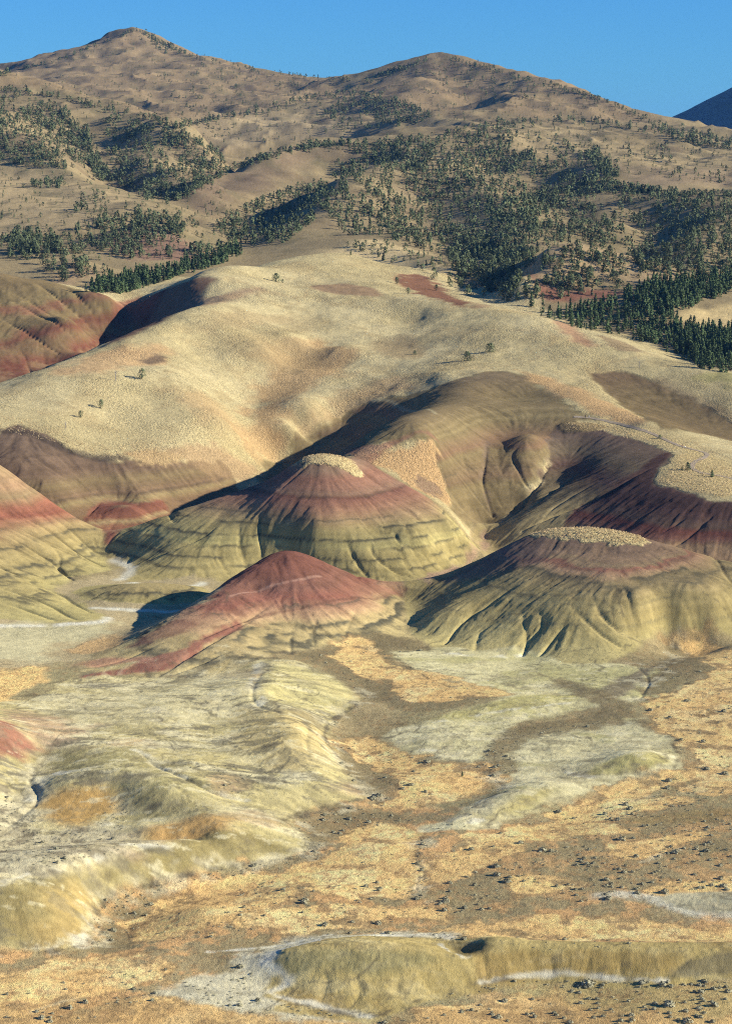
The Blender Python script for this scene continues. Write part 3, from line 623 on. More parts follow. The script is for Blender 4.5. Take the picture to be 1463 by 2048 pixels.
for q in ([(975, 880), (968, 930), (965, 965), (985, 1028)], [(1095, 872), (1098, 920), (1060, 985)], [(1040, 885), (1024, 912)]):
    stroke(q, (150, 124, 104), wd=1.0, soft=.8, a=.7, namp=1.2, nscale=2, broken=.2)
# overlook spur: dark clay face
sl, m = patch([(1115, 850), (1180, 858), (1240, 872), (1300, 892), (1345, 910), (1300, 958), (1330, 975), (1400, 996), (1463, 1006), (1700, 1030), (1700, 1160), (1463, 1130), (1300, 1100), (1100, 1100), (960, 1100), (950, 1060), (1000, 1045), (1060, 990), (1098, 930), (1095, 880)], MAUV, soft=1.0, namp=2.5, nscale=5, tuft=.1, clay=1)
strata(sl, m, [(1200, 870, (126, 108, 98)), (1200, 920, (130, 118, 96)), (1200, 955, (116, 92, 84)), (1150, 985, (140, 128, 96)), (1060, 1030, OLIV), (1000, 1070, OLIV)], wob=.7, lines=())
sl, m = patch([(1340, 905), (1300, 958), (1330, 975), (1400, 996), (1463, 1006), (1700, 1030), (1700, 1160), (1463, 1130), (1300, 1100), (1080, 1075), (1130, 1040), (1230, 980)], PURP, soft=1.5, namp=2.5, nscale=6, tuft=.1, clay=1)
strata(sl, m, [(1400, 1000, (96, 74, 72)), (1400, 1030, (104, 78, 74)), (1420, 1055, (112, 92, 80)), (1420, 1064, (124, 76, 68)), (1420, 1078, (130, 92, 80)), (1420, 1090, (150, 126, 96))], wob=.5)
k_tr = None
patch([(1200, 835), (1300, 862), (1400, 900), (1463, 930), (1463, 990), (1400, 985), (1330, 960), (1360, 905), (1290, 880), (1200, 850)], (212, 186, 130), soft=2, namp=3, nscale=6, tuft=1)
patch([(1115, 850), (1150, 843), (1210, 852), (1190, 862), (1130, 864)], (176, 150, 104), soft=1, namp=2, nscale=4, tuft=1)
patch([(1110, 850), (1150, 848), (1160, 862), (1120, 866)], (92, 82, 74), soft=1, namp=2, nscale=3, a=.7)
# smooth olive hill
sl, m = patch([(1180, 746), (1250, 744), (1330, 772), (1400, 812), (1463, 848), (1600, 905), (1600, 925), (1463, 882), (1370, 862), (1300, 842), (1230, 800)], (146, 130, 90), soft=2, namp=2.5, nscale=8, tuft=0, clay=1)
strata(sl, m, [(1220, 750, (140, 120, 92)), (1300, 790, (134, 120, 86)), (1380, 850, (144, 128, 92))], wob=.8)
stroke([(1320, 762), (1400, 805), (1480, 850)], (140, 112, 88), wd=3, soft=3, a=.5)
patch([(1130, 640), (1160, 665), (1190, 690), (1160, 690), (1110, 650)], (176, 128, 98), soft=3, namp=3, a=.8, tuft=.2)
patch([(1190, 668), (1260, 690), (1290, 705), (1230, 700)], (150, 122, 94), soft=2, namp=3, a=.7)
patch([(785, 556), (830, 547), (880, 573), (940, 612), (880, 602), (840, 590)], (134, 84, 66), soft=3, namp=7, nscale=8, a=.9, tuft=.3)
patch([(930, 600), (1010, 618), (1060, 625), (960, 615)], (176, 142, 108), soft=2, namp=3, a=.7)
patch([(1400, 755), (1463, 745), (1560, 760), (1560, 790), (1463, 775)], (150, 150, 84), soft=4, namp=8, nscale=8, a=.5)
# striped canyon
sl, m = area(PL_CANYON, 2, 1, 8)
strata(sl, m, [(60, 560, (144, 128, 90)), (100, 592, (150, 136, 92)), (100, 607, (150, 106, 82)), (100, 622, (150, 132, 92)), (100, 648, (150, 134, 92)), (100, 668, (142, 90, 72)), (100, 690, (148, 126, 90)), (100, 715, (134, 80, 66)), (30, 745, (156, 124, 92))], wob=4, dip=-.12, seed=14)
patch([(210, 690), (290, 610), (390, 558), (430, 560), (400, 600), (300, 655)], (126, 84, 74), soft=3, namp=4, nscale=8, a=.8, tuft=.15, clay=.7)
patch([(240, 600), (300, 590), (320, 596), (270, 640), (230, 650)], (160, 92, 76), soft=3, namp=4, nscale=8, a=.8)
patch([(360, 612), (440, 590), (520, 575), (470, 600), (400, 612)], (168, 128, 104), soft=4, namp=4, nscale=8, a=.6)

# ---- painted hills
sl, m = area(PL_MID, 1.2, 1.2, 6)
strata(sl, m, [(650, 940, (150, 124, 104)), (650, 958, (150, 108, 90)), (650, 978, (154, 116, 98)), (650, 990, (150, 120, 100)), (650, 998, (134, 92, 80)), (650, 1010, (150, 108, 90)), (650, 1024, (166, 128, 102)), (650, 1042, (166, 144, 106)), (650, 1060, (164, 154, 100)), (650, 1100, (172, 164, 104)), (700, 1150, (180, 176, 112))],
       wob=.5, lines=((650, 995, .35, .35), (650, 1040, .22, .5), (650, 1058, .3, .75), (650, 1080, .3, .75), (650, 1098, .3, .6), (740, 1120, .28, .7), (740, 1140, .28, .6)))
sl, m = area(plan([(602, 724), (640, 720), (690, 720), (714, 723), (710, 732), (650, 737), (606, 734)]), .8, 4.5, 4, smooth=3); fill(sl, m, (214, 190, 136), tuft=1.1, clay=0)
sl, m = area(PL_RIGHT, 1.2, 1.2, 6)
strata(sl, m, [(1180, 1085, (140, 118, 102)), (1180, 1112, (146, 124, 100)), (1180, 1122, (150, 132, 100)), (1180, 1130, (146, 100, 84)), (1180, 1140, (158, 128, 100)), (1180, 1160, (154, 140, 98)), (1180, 1200, (158, 148, 96)), (1180, 1240, (166, 156, 98)), (1180, 1300, (174, 168, 108))],
       wob=.8, dip=-.012, lines=((1180, 1132, .25, .3), (1180, 1155, .3, .6), (1180, 1166, .25, .5), (1180, 1205, .3, .45), (1180, 1250, .3, .35)))
patch([(1060, 1080), (1010, 1095), (940, 1132), (880, 1160), (960, 1160), (1050, 1130), (1090, 1110)], (132, 106, 96), soft=4, namp=5, nscale=7, a=.7)
sl, m = area(plan([(1056, 651), (1085, 645), (1140, 641), (1220, 638), (1270, 636), (1302, 641), (1270, 652), (1180, 658), (1090, 657)]), .8, 4.5, 4, smooth=3); fill(sl, m, (214, 190, 134), tuft=1.1, clay=0)
sl, m = area(PL_LEFT, 1.2, 1.2, 6)
strata(sl, m, [(0, 940, (164, 142, 104)), (20, 970, (168, 138, 104)), (20, 990, (166, 146, 106)), (20, 1012, (164, 106, 82)), (20, 1036, (156, 96, 76)), (20, 1055, (164, 124, 92)), (20, 1075, (166, 148, 100)), (20, 1110, (164, 152, 98)), (20, 1150, (172, 162, 104)), (20, 1230, (174, 170, 108))],
       wob=.8, dip=.02, lines=((20, 1060, .3, .4), (20, 1095, .3, .6), (20, 1140, .3, .7), (20, 1170, .3, .6), (20, 1200, .25, .6)))
# red hill
sl, m = area(PL_RED, 1.2, 1.2, 6)
strata(sl, m, [(580, 1112, (122, 78, 68)), (590, 1145, (132, 86, 74)), (590, 1178, (140, 98, 84)), (590, 1200, (140, 90, 76)), (590, 1216, (164, 122, 98)), (600, 1234, (178, 150, 112)), (600, 1250, (174, 160, 110)), (600, 1300, (178, 168, 114))], wob=.7, dip=.02, lines=((600, 1214, .25, .5), (600, 1250, .3, .7), (600, 1268, .3, .8), (600, 1286, .25, .6), (520, 1300, .25, .6), (450, 1320, .25, .7)))
stroke([(790, 1183), (700, 1196), (620, 1212), (560, 1225), (500, 1240), (430, 1256)], (120, 84, 70), wd=.6, soft=.6, a=.6, namp=.6)
stroke([(460, 1192), (520, 1180), (590, 1162), (640, 1152)], (196, 150, 130), wd=.35, soft=.4, a=.6, namp=.4)
patch([(480, 1243), (420, 1268), (370, 1294), (300, 1316), (240, 1338), (165, 1350), (175, 1360), (260, 1350), (335, 1340), (385, 1314), (415, 1288), (480, 1258)], (152, 100, 82), soft=1, namp=1.5, nscale=5, clay=1, tuft=0)
patch([(110, 1328), (180, 1318), (260, 1316), (300, 1320), (240, 1328), (180, 1334)], (178, 122, 100), soft=1.5, namp=2, a=.8)
# ---- valley floor: clay flats, salt, mud, dry grass
fl = (sstep(625, 600, YY)).astype(np.float32)
k = fbm(X, YY, 12, 4, 71); fill(g, fl * sstep(-.05, .35, k).astype(np.float32) * (1 - CLAY), (172, 152, 110), .8)
k = fbm(X, YY * .8, 4.5, 5, 73, .65); fill(g, fl * sstep(-.08, .20, k).astype(np.float32) * (1 - CLAY) * sstep(470, 440, YY).astype(np.float32), (222, 170, 106), .75, tuft=.35)
k = fbm(X, YY, 30, 3, 72); fill(g, fl * sstep(.1, .4, k).astype(np.float32) * (1 - CLAY), (168, 156, 112), .7)
# far floor left between the hills
patch([(-200, 1240), (0, 1240), (120, 1248), (210, 1238), (180, 1210), (120, 1190), (110, 1170), (220, 1150), (225, 1115), (262, 1140), (260, 1165), (430, 1164), (410, 1210), (300, 1222), (340, 1235), (220, 1290), (170, 1320), (0, 1340), (-200, 1340)], (186, 166, 124), soft=2, namp=4, nscale=6, tuft=.15)
patch([(-200, 1250), (0, 1250), (130, 1250), (215, 1245), (150, 1290), (60, 1320), (-200, 1330)], (200, 190, 148), soft=4, namp=10, nscale=9, a=.8, tuft=.05)
for q in ([(265, 1166), (340, 1170), (405, 1167)], [(190, 1216), (260, 1220), (330, 1224), (350, 1222)], [(120, 1250), (200, 1244), (214, 1236)], [(0, 1252), (80, 1252)]):
    stroke(q, WHIT, wd=1.4, soft=1.4, a=.9, namp=.8)
stroke([(228, 1120), (262, 1135), (250, 1155), (235, 1160)], WHIT, wd=1.6, soft=1.5, a=.75)
patch([(130, 1300), (200, 1275), (240, 1272), (232, 1292), (160, 1308)], (214, 176, 120), soft=1.5, namp=3, nscale=5, tuft=.6)
patch([(-100, 1330), (0, 1338), (90, 1334), (70, 1365), (20, 1395), (-100, 1420)], ORNG, soft=2, namp=4, nscale=6, tuft=.7)
patch([(830, 1160), (900, 1136), (950, 1106), (966, 1100), (960, 1080), (970, 1060), (975, 1100), (930, 1130), (860, 1168)], (190, 156, 124), soft=1.2, namp=2, nscale=4, tuft=.3)
patch([(700, 1160), (760, 1172), (812, 1175), (800, 1188), (740, 1192), (690, 1186)], (158, 108, 88), soft=2, namp=2.5, nscale=5, a=.75)
patch([(340, 1243), (300, 1266), (258, 1294), (300, 1288), (360, 1266), (400, 1246)], (140, 96, 80), soft=1.5, namp=2, nscale=5, a=.7)
sl, m = area(PL_GREEN, .8, .8, 4)
strata(sl, m, [(300, 1180, (164, 154, 104)), (300, 1210, (172, 168, 106))], wob=.3, lines=((300, 1186, .25, .7), (300, 1196, .2, .6)))
# broad clay apron, left and middle
sl, m = patch([(-250, 1395), (60, 1400), (150, 1358), (330, 1356), (420, 1356), (560, 1318), (640, 1342), (722, 1392), (665, 1440), (650, 1480), (690, 1530), (740, 1585), (690, 1605), (615, 1622), (565, 1642), (620, 1672), (640, 1688), (560, 1716), (430, 1738), (300, 1768), (205, 1803), (180, 1840), (172, 1888), (100, 1903), (0, 1905), (-250, 1920)], (190, 174, 118), soft=1.2, namp=2, nscale=6, tuft=0, clay=1)
am = np.zeros(Z.shape, np.float32); am[sl] = m
k = fbm(X, YY * 1.6, 14, 4, 81); fill(g, am * sstep(-.05, .4, k).astype(np.float32), (200, 184, 132), .8)
k = fbm(X * .7 + YY * .5, YY * 1.4, 10, 6, 82, .62); fill(g, am * sstep(.14, .32, k).astype(np.float32), (208, 196, 156), .7)
k = fbm(X * .6 + YY * .8, YY * 2.2 - X * .5, 8, 6, 83, .65); fill(g, am * sstep(.22, .32, k).astype(np.float32), (122, 114, 96), .75)
k = fbm(X, YY * 1.2, 18, 3, 84); fill(g, am * sstep(.25, .5, k).astype(np.float32), (178, 142, 108), .5)
patch([(80, 1400), (330, 1362), (470, 1350), (500, 1400), (420, 1440), (250, 1450), (120, 1440)], (206, 192, 146), soft=6, namp=10, nscale=10, a=.6)
patch([(530, 1340), (570, 1328), (640, 1350), (715, 1396), (640, 1418), (570, 1410), (520, 1380)], (198, 184, 122), soft=2, namp=2, a=.85)
patch([(490, 1420), (560, 1420), (630, 1440), (645, 1500), (600, 1540), (520, 1520), (470, 1470)], (196, 172, 112), soft=4, namp=5, a=.7)
patch([(-150, 1430), (0, 1440), (40, 1460), (75, 1500), (40, 1520), (0, 1515), (-150, 1520)], (156, 98, 80), soft=2.5, namp=4, nscale=6, a=.9)
patch([(0, 1420), (90, 1430), (170, 1450), (140, 1480), (60, 1470)], (184, 142, 116), soft=4, namp=6, nscale=7, a=.6)
patch([(75, 1510), (200, 1500), (320, 1530), (420, 1580), (350, 1590), (240, 1548), (130, 1558)], (164, 152, 100), soft=3, namp=4, a=.8)
patch([(230, 1550), (330, 1585), (440, 1610), (420, 1630), (330, 1640), (270, 1620), (235, 1590)], (160, 146, 98), soft=3, namp=3, a=.9)
patch([(80, 1610), (130, 1580), (190, 1570), (235, 1590), (225, 1630), (160, 1655), (100, 1640)], (196, 154, 82), soft=3, namp=3, a=.95)
patch([(270, 1665), (330, 1645), (400, 1632), (470, 1640), (450, 1670), (380, 1688), (300, 1685)], (186, 144, 80), soft=3, namp=3, a=.9)
patch([(-100, 1620), (60, 1600), (70, 1660), (230, 1665), (330, 1690), (260, 1700), (120, 1735), (0, 1770), (-100, 1780)], (196, 182, 150), soft=4, namp=6, nscale=8, a=.7)
k = fbm(X, YY, 4, 3, 85); sl, m = area(chart([(-100, 1560), (60, 1560), (70, 1650), (230, 1660), (340, 1690), (260, 1700), (120, 1735), (0, 1770), (-100, 1780)]), 4, 5, 8); fill(sl, m * sstep(.15, .35, k[sl]).astype(np.float32), (128, 116, 96), .8)
patch([(-150, 1790), (0, 1780), (130, 1746), (260, 1706), (400, 1680), (500, 1670), (560, 1700), (430, 1735), (280, 1770), (200, 1800), (170, 1850), (160, 1885), (0, 1900), (-150, 1915)], (152, 136, 86), soft=2, namp=3, a=.94)
patch([(100, 1800), (170, 1790), (170, 1880), (60, 1895), (40, 1850)], (194, 162, 96), soft=5, namp=5, a=.6)
for q, ww in (([(0, 1903), (90, 1903), (160, 1890), (172, 1850)], 1.6), ([(150, 1870), (168, 1850)], 2.2), ([(330, 1752), (370, 1740), (420, 1730)], 1.4), ([(250, 1690), (330, 1693), (350, 1690)], .9), ([(200, 1715), (190, 1720), (0, 1770)], 1.1), ([(560, 1690), (590, 1672), (640, 1690)], 1.0), ([(270, 1500), (300, 1515), (330, 1540), (420, 1580), (490, 1602)], 1.2), ([(90, 1540), (140, 1545), (230, 1530)], 1.5), ([(60, 1600), (80, 1570), (70, 1540)], 2), ([(520, 1330), (505, 1370), (520, 1410)], 1.5), ([(240, 1605), (255, 1625), (210, 1650)], 1.3)):
    stroke(q, WHIT, wd=ww * .6, soft=ww * .8, a=.62, namp=1.2, nscale=3, broken=.15)
for q, ww in (([(575, 1305), (530, 1340), (505, 1390)], 1.6), ([(470, 1400), (530, 1425), (600, 1435)], 1.2), ([(612, 1440), (612, 1480), (620, 1530)], .8), ([(390, 1395), (420, 1415), (460, 1410)], 1.5), ([(340, 1365), (390, 1350), (430, 1330)], 2.2), ([(300, 1350), (380, 1352)], 1.6), ([(120, 1570), (200, 1545), (290, 1550)], 1.6), ([(240, 1600), (290, 1585)], 1.0), ([(290, 1620), (350, 1600), (390, 1592)], .8), ([(430, 1540), (490, 1555), (540, 1560)], 1.5), ([(240, 1735), (290, 1712), (320, 1700)], .9), ([(0, 1790), (60, 1770), (130, 1750)], 1.0), ([(480, 1660), (470, 1672), (450, 1690)], .9), ([(400, 1680), (440, 1668)], .8), ([(0, 1570), (40, 1590)], 2.0), ([(140, 1470), (210, 1480), (240, 1490)], 1.2)):
    stroke(q, (96, 90, 78), wd=ww, soft=ww, a=.75, namp=1.4, nscale=3, broken=.3)
# cream flat in the middle and right
sl, m = patch([(790, 1305), (870, 1297), (960, 1302), (1050, 1306), (1130, 1326), (1220, 1330), (1300, 1340), (1385, 1360), (1340, 1392), (1270, 1402), (1160, 1420), (1050, 1440), (980, 1490), (960, 1530), (860, 1515), (790, 1490), (780, 1465), (860, 1440), (960, 1410), (1000, 1390), (900, 1375), (820, 1335)], (208, 196, 144), soft=1.5, namp=3, nscale=7, tuft=0, clay=1)
bm_ = np.zeros(Z.shape, np.float32); bm_[sl] = m
sl, m = patch([(1050, 1470), (1150, 1450), (1270, 1440), (1345, 1490), (1352, 1532), (1270, 1562), (1160, 1590), (1080, 1612), (980, 1650), (850, 1668), (830, 1655), (920, 1635), (1000, 1585), (1010, 1560), (985, 1500)], (200, 188, 142), soft=1.5, namp=4, nscale=7, tuft=0, clay=1)
bm_[sl] = np.maximum(bm_[sl], m)
k = fbm(X * .8, YY * 1.5, 9, 4, 91); fill(g, bm_ * sstep(0, .35, k).astype(np.float32), (220, 208, 160), .8)
k = fbm(X * .8, YY * 1.3, 12, 4, 92); fill(g, bm_ * sstep(.1, .4, k).astype(np.float32), (182, 172, 112), .7)
k = fbm(X, YY, 5, 4, 93); fill(g, bm_ * sstep(.2, .42, k).astype(np.float32), (168, 154, 116), .5)
patch([(860, 1440), (960, 1412), (1080, 1390), (1180, 1392), (1060, 1415), (940, 1440)], (186, 174, 104), soft=2, namp=2, a=.85)
patch([(1050, 1320), (1120, 1330), (1220, 1335), (1300, 1345), (1370, 1358), (1320, 1385), (1240, 1395), (1180, 1385), (1100, 1360)], (184, 174, 114), soft=4, namp=4, a=.8)
patch([(1175, 1398), (1230, 1360), (1290, 1335), (1312, 1338), (1240, 1392), (1190, 1405)], (122, 106, 90), soft=1.2, namp=3, nscale=4, a=.8)
patch([(1190, 1535), (1250, 1508), (1310, 1508), (1335, 1525), (1270, 1545), (1180, 1552)], (172, 160, 96), soft=1, namp=1, a=.9)
patch([(960, 1640), (1040, 1592), (1100, 1575), (1080, 1600), (1020, 1630)], (178, 162, 100), soft=1.5, namp=2, a=.8)
for q, ww in (([(1130, 1545), (1180, 1556), (1290, 1550), (1345, 1530)], 1.3), ([(1280, 1500), (1340, 1512)], 1.2), ([(830, 1500), (900, 1505)], 1.5), ([(880, 1305), (960, 1312), (1040, 1314)], 1.5), ([(840, 1660), (900, 1660), (960, 1640)], 1.2), ([(870, 1445), (960, 1430), (1080, 1412), (1160, 1405)], .9)):
    stroke(q, WHIT, wd=ww * .6, soft=ww * .8, a=.62, namp=1.0, broken=.1)
for q, ww in (([(840, 1660), (930, 1632), (1000, 1588)], .7), ([(1010, 1585), (1050, 1588)], .8), ([(1140, 1552), (1180, 1540), (1230, 1528)], .8), ([(980, 1470), (1050, 1455), (1150, 1440)], 1.2)):
    stroke(q, (110, 102, 86), wd=ww, soft=ww, a=.7, namp=1.0, broken=.25)
# brown mud
for q in ([(590, 1312), (640, 1298), (700, 1275), (760, 1262), (840, 1285), (860, 1300), (790, 1305), (820, 1340), (900, 1378), (1000, 1392), (900, 1415), (800, 1424), (730, 1395), (650, 1342)],
          [(655, 1480), (700, 1500), (770, 1545), (790, 1585), (755, 1610), (720, 1580), (690, 1530)], [(205, 1803), (300, 1772), (320, 1790), (280, 1820), (268, 1880), (240, 1905), (180, 1900), (205, 1862), (190, 1835)],
          [(600, 1640), (620, 1622), (700, 1612), (830, 1632), (770, 1650), (700, 1660), (640, 1690), (612, 1670)], [(985, 1490), (1060, 1450), (1200, 1430), (1240, 1448), (1050, 1480), (1010, 1560), (965, 1528)],
          [(1060, 1340), (1250, 1400), (1280, 1425), (1330, 1470), (1260, 1440), (1200, 1430)], [(1330, 1290), (1400, 1320), (1400, 1350), (1300, 1400), (1285, 1370), (1320, 1330)]):
    patch(q, (138, 122, 88), soft=1.6, namp=4, nscale=6, a=.88, tuft=.25, clay=.2)
patch([(1040, 1700), (1240, 1650), (1463, 1600), (1550, 1600), (1550, 1760), (1300, 1780), (1100, 1800), (900, 1830), (860, 1800)], (156, 138, 98), soft=4, namp=10, nscale=12, a=.35, tuft=.4)
# dry grass
GR = [[(668, 1292), (700, 1275), (750, 1288), (790, 1325), (850, 1342), (950, 1370), (1005, 1388), (880, 1402), (815, 1395), (760, 1366), (700, 1335)],
      [(660, 1480), (740, 1470), (800, 1496), (850, 1518), (950, 1532), (988, 1556), (945, 1588), (880, 1606), (800, 1620), (752, 1610), (795, 1582), (765, 1542), (705, 1512)],
      [(700, 1662), (760, 1650), (830, 1666), (850, 1720), (832, 1780), (780, 1800), (620, 1792), (560, 1806), (540, 1832), (480, 1852), (340, 1872), (265, 1882), (275, 1815), (350, 1772), (470, 1746), (570, 1728), (650, 1700)],
      [(860, 1745), (900, 1690), (980, 1662), (1080, 1640), (1200, 1650), (1235, 1668), (1100, 1682), (1010, 1712), (940, 1742), (870, 1785)],
      [(1278, 1422), (1380, 1362), (1463, 1340), (1600, 1335), (1600, 1545), (1420, 1540), (1335, 1472)], [(1200, 1585), (1280, 1556), (1390, 1540), (1402, 1560), (1330, 1580), (1240, 1606)],
      [(1060, 1625), (1190, 1600), (1330, 1596), (1345, 1610), (1200, 1640), (1100, 1640)], [(880, 1868), (900, 1852), (1100, 1836), (1300, 1842), (1463, 1858), (1600, 1860), (1600, 1886), (1300, 1880), (1100, 1884), (960, 1878)],
      [(-100, 1965), (120, 1920), (250, 1905), (312, 1925), (325, 1962), (250, 1992), (150, 1992), (60, 2035), (-100, 2060)], [(-100, 2048), (60, 2040), (300, 2000), (480, 2022), (600, 2034), (760, 2044), (900, 2012), (1000, 1996), (1160, 1970), (1300, 1988), (1600, 1985), (1600, 2120), (-100, 2120)],
      [(990, 1788), (1010, 1760), (1080, 1742), (1145, 1760), (1060, 1792)], [(1270, 1786), (1380, 1760), (1600, 1750), (1600, 1790), (1300, 1794)], [(1240, 1694), (1400, 1664), (1425, 1680), (1260, 1712)],
      [(1335, 1286), (1400, 1280), (1470, 1298), (1600, 1310), (1600, 1340), (1430, 1338), (1375, 1312)], [(520, 1812), (700, 1812), (900, 1822), (890, 1842), (700, 1850), (560, 1862), (430, 1868)], [(1380, 1550), (1600, 1540), (1600, 1590), (1400, 1590)]]
for i, q in enumerate(GR):
    sl, m = area(chart(q), 2.0, 6, 7, 30 + i, 3)
    x, y = X[sl], YY[sl]
    hole = sstep(-.42, -.12, fbm(x, y, 5, 5, 130 + i, .6)).astype(np.float32)
    fill(sl, sstep(.0, .5, m).astype(np.float32), (172, 140, 94), .7, tuft=.4, clay=0)
    m = sstep(.35, .85, m).astype(np.float32)
    fill(sl, m * hole, ORNG, .95, tuft=.3, clay=0)
    fill(sl, m * hole * sstep(-.1, .4, fbm(x, y, 16, 3, 160 + i)).astype(np.float32), (228, 182, 112), .55)
    fill(sl, m * hole * sstep(.05, .45, fbm(x, y, 9, 3, 190 + i)).astype(np.float32), (246, 216, 152), .5)
patch([(-100, 2030), (200, 2000), (480, 2022), (760, 2044), (1000, 1996), (1160, 1970), (1600, 1985), (1600, 2120), (-100, 2120)], (186, 148, 92), soft=3, namp=6, nscale=8, a=.5)
patch([(1050, 1975), (1200, 1965), (1463, 1972), (1600, 1975), (1600, 2040), (1300, 2030), (1150, 2010)], (186, 168, 108), soft=3, namp=6, nscale=6, a=.6)
# salt flat and ochre scarp at the bottom
patch([(320, 1992), (400, 1950), (470, 1930), (540, 1890), (640, 1872), (760, 1866), (880, 1866), (900, 1885), (760, 1890), (620, 1895), (545, 1925), (580, 1960), (545, 1988), (660, 2012), (740, 2032), (700, 2044), (480, 2022)], (204, 194, 164), soft=1.5, namp=4, nscale=5, tuft=.05, clay=.6)
sl, m = area(PL_SCARP, .7, .7, 3)
fill(sl, m, (180, 158, 96), tuft=0, clay=1)
si, sj = sl; x, y = X[sl], YY[sl]
fill(sl, m * sstep(0, .4, fbm(x, y * .6, 8, 4, 95)).astype(np.float32), (158, 132, 76), .8)
fill(sl, m * sstep(.05, .4, fbm(x, y, 5, 4, 96)).astype(np.float32), (200, 180, 122), .6)
patch([(535, 1935), (580, 1912), (640, 1902), (760, 1905), (860, 1920), (760, 1945), (640, 1945), (570, 1955)], (152, 140, 92), soft=1.5, namp=2, a=.8)
patch([(940, 1905), (1000, 1898), (1330, 1906), (1360, 1920), (1320, 1955), (1080, 1945), (970, 1955)], (166, 138, 76), soft=1, namp=1.5, nscale=3, a=.75)
patch([(1330, 1958), (1370, 1925), (1463, 1905), (1600, 1905), (1600, 1950), (1463, 1948)], (138, 124, 88), soft=.6, namp=1, a=.9)
patch([(895, 1886), (920, 1884), (975, 1892), (960, 1905), (930, 1912)], (120, 104, 66), soft=.6, namp=1, a=.7)  # shade of the left-facing hollow darkened into the ground colour
for q, ww in (([(640, 1880), (560, 1900), (530, 1925), (575, 1962), (540, 1988), (640, 2014), (740, 2034)], 1.1), ([(740, 1872), (860, 1870), (900, 1876)], 1.1), ([(960, 1966), (1080, 1950), (1200, 1955), (1330, 1964)], .7), ([(880, 1890), (920, 1912), (940, 1915)], .5), ([(420, 1905), (560, 1892), (660, 1870)], .5)):
    stroke(q, WHIT, wd=ww * .6, soft=ww * .8, a=.7, namp=.8, nscale=2.5)
patch([(1290, 1796), (1380, 1785), (1600, 1790), (1600, 1830), (1440, 1828), (1350, 1815)], (168, 162, 134), soft=1, namp=1.5, a=.9, tuft=0, clay=1)
stroke([(1200, 1790), (1290, 1795), (1340, 1815), (1430, 1832), (1540, 1836)], (206, 200, 178), wd=1.5, soft=1.5, a=.8, namp=1.5)
patch([(1250, 1640), (1330, 1625), (1463, 1620), (1463, 1640), (1330, 1650)], (160, 136, 86), soft=2, namp=3, a=.7)
stroke([(1280, 1725), (1330, 1708), (1390, 1688)], (206, 190, 150), wd=.7, soft=.6, a=.7, broken=.2)
stroke([(1200, 1620), (1320, 1590), (1463, 1580)], (190, 172, 130), wd=.6, soft=.5, a=.6, broken=.2)
stroke([(60, 2025), (120, 2005), (150, 2000)], (206, 184, 140), wd=.5, soft=.4, a=.7)
for q in ([(560, 1318), (640, 1342), (722, 1392), (665, 1440), (650, 1480), (690, 1530), (740, 1585), (690, 1605), (615, 1622), (565, 1642), (620, 1672), (640, 1688), (560, 1716), (430, 1738), (300, 1768), (205, 1803), (180, 1840), (172, 1888), (100, 1903), (0, 1905)],
          [(960, 1302), (860, 1300), (790, 1310), (820, 1335), (900, 1375), (1000, 1392)], [(780, 1465), (790, 1490), (860, 1515), (960, 1530), (1000, 1565)], [(1345, 1490), (1352, 1532), (1270, 1562), (1160, 1590), (1080, 1612), (980, 1650)], [(1385, 1360), (1340, 1392), (1270, 1402)],
          [(530, 1995), (640, 2018), (740, 2034), (820, 2008), (960, 1970), (1080, 1953)], [(660, 1480), (705, 1512), (765, 1542), (795, 1582), (752, 1610), (800, 1620), (880, 1606), (945, 1588)], [(275, 1815), (265, 1882), (340, 1872)], [(700, 1662), (650, 1700), (570, 1728)]):
    stroke(q, (88, 78, 64), wd=.45, soft=.5, a=.7, namp=1.0, nscale=2.2, broken=.22, seed=17)
# dry washes: dark lines with pale banks
for q in ([(725, 1385), (720, 1405), (665, 1440), (652, 1480), (690, 1530), (735, 1580), (755, 1610)], [(705, 1612), (610, 1632), (600, 1648), (640, 1688), (580, 1716), (440, 1738), (300, 1772), (210, 1803), (190, 1835), (205, 1862), (180, 1890)],
          [(985, 1480), (958, 1530), (1000, 1565), (1005, 1580), (930, 1630), (850, 1658)], [(850, 1660), (835, 1720), (850, 1750), (830, 1800)], [(1270, 1330), (1295, 1360), (1280, 1400)], [(90, 1520), (60, 1560), (75, 1600), (20, 1650)], [(1300, 1370), (1340, 1330), (1350, 1290)], [(310, 1420), (330, 1470), (290, 1500), (340, 1540)]):
    stroke(q, (204, 192, 158), wd=1.9, soft=1.6, a=.6, namp=3.0, nscale=2.5, broken=.1)
    stroke(q, (92, 84, 72), wd=.35, soft=.4, a=.65, namp=.9, nscale=2, broken=.12)
# ---- fall-line rills and popcorn relief on the bare clay
CF = CLAY * (1 - TUFT).clip(0, 1)
Z += .16 * STREAK * CF * steep * sstep(560, 600, YY) + .05 * STREAK * CF * sstep(600, 560, YY) * sstep(.02, .15, gl)
Z += CF * sstep(600, 540, YY) * (.13 * (.5 - np.abs(fbm(X, YY, 7, 4, 401))) + .07 * fbm(X * .8 + YY * .3, YY, 3, 3, 402))
Z -= .13 * RILL * CF * steep * sstep(560, 600, YY)
COL *= (1 - (.13 * RILL * CF * steep)[..., None])
COL *= (1 + (.10 * STREAK * CF * (.35 + .65 * steep))[..., None])
CFS = CF.copy(); sl, m = area(PL_SCARP, 1.5); CFS[sl] *= 1 - .8 * m
k = fbm(X * .7 + YY * .4, YY * 1.5 - X * .3, 6, 6, 403, .68) * sstep(600, 540, YY)
fill(g, (CFS * sstep(.20, .32, k)).astype(np.float32), (132, 122, 98), .42)
fill(g, (CFS * sstep(.22, .36, -k)).astype(np.float32), (220, 208, 168), .5)
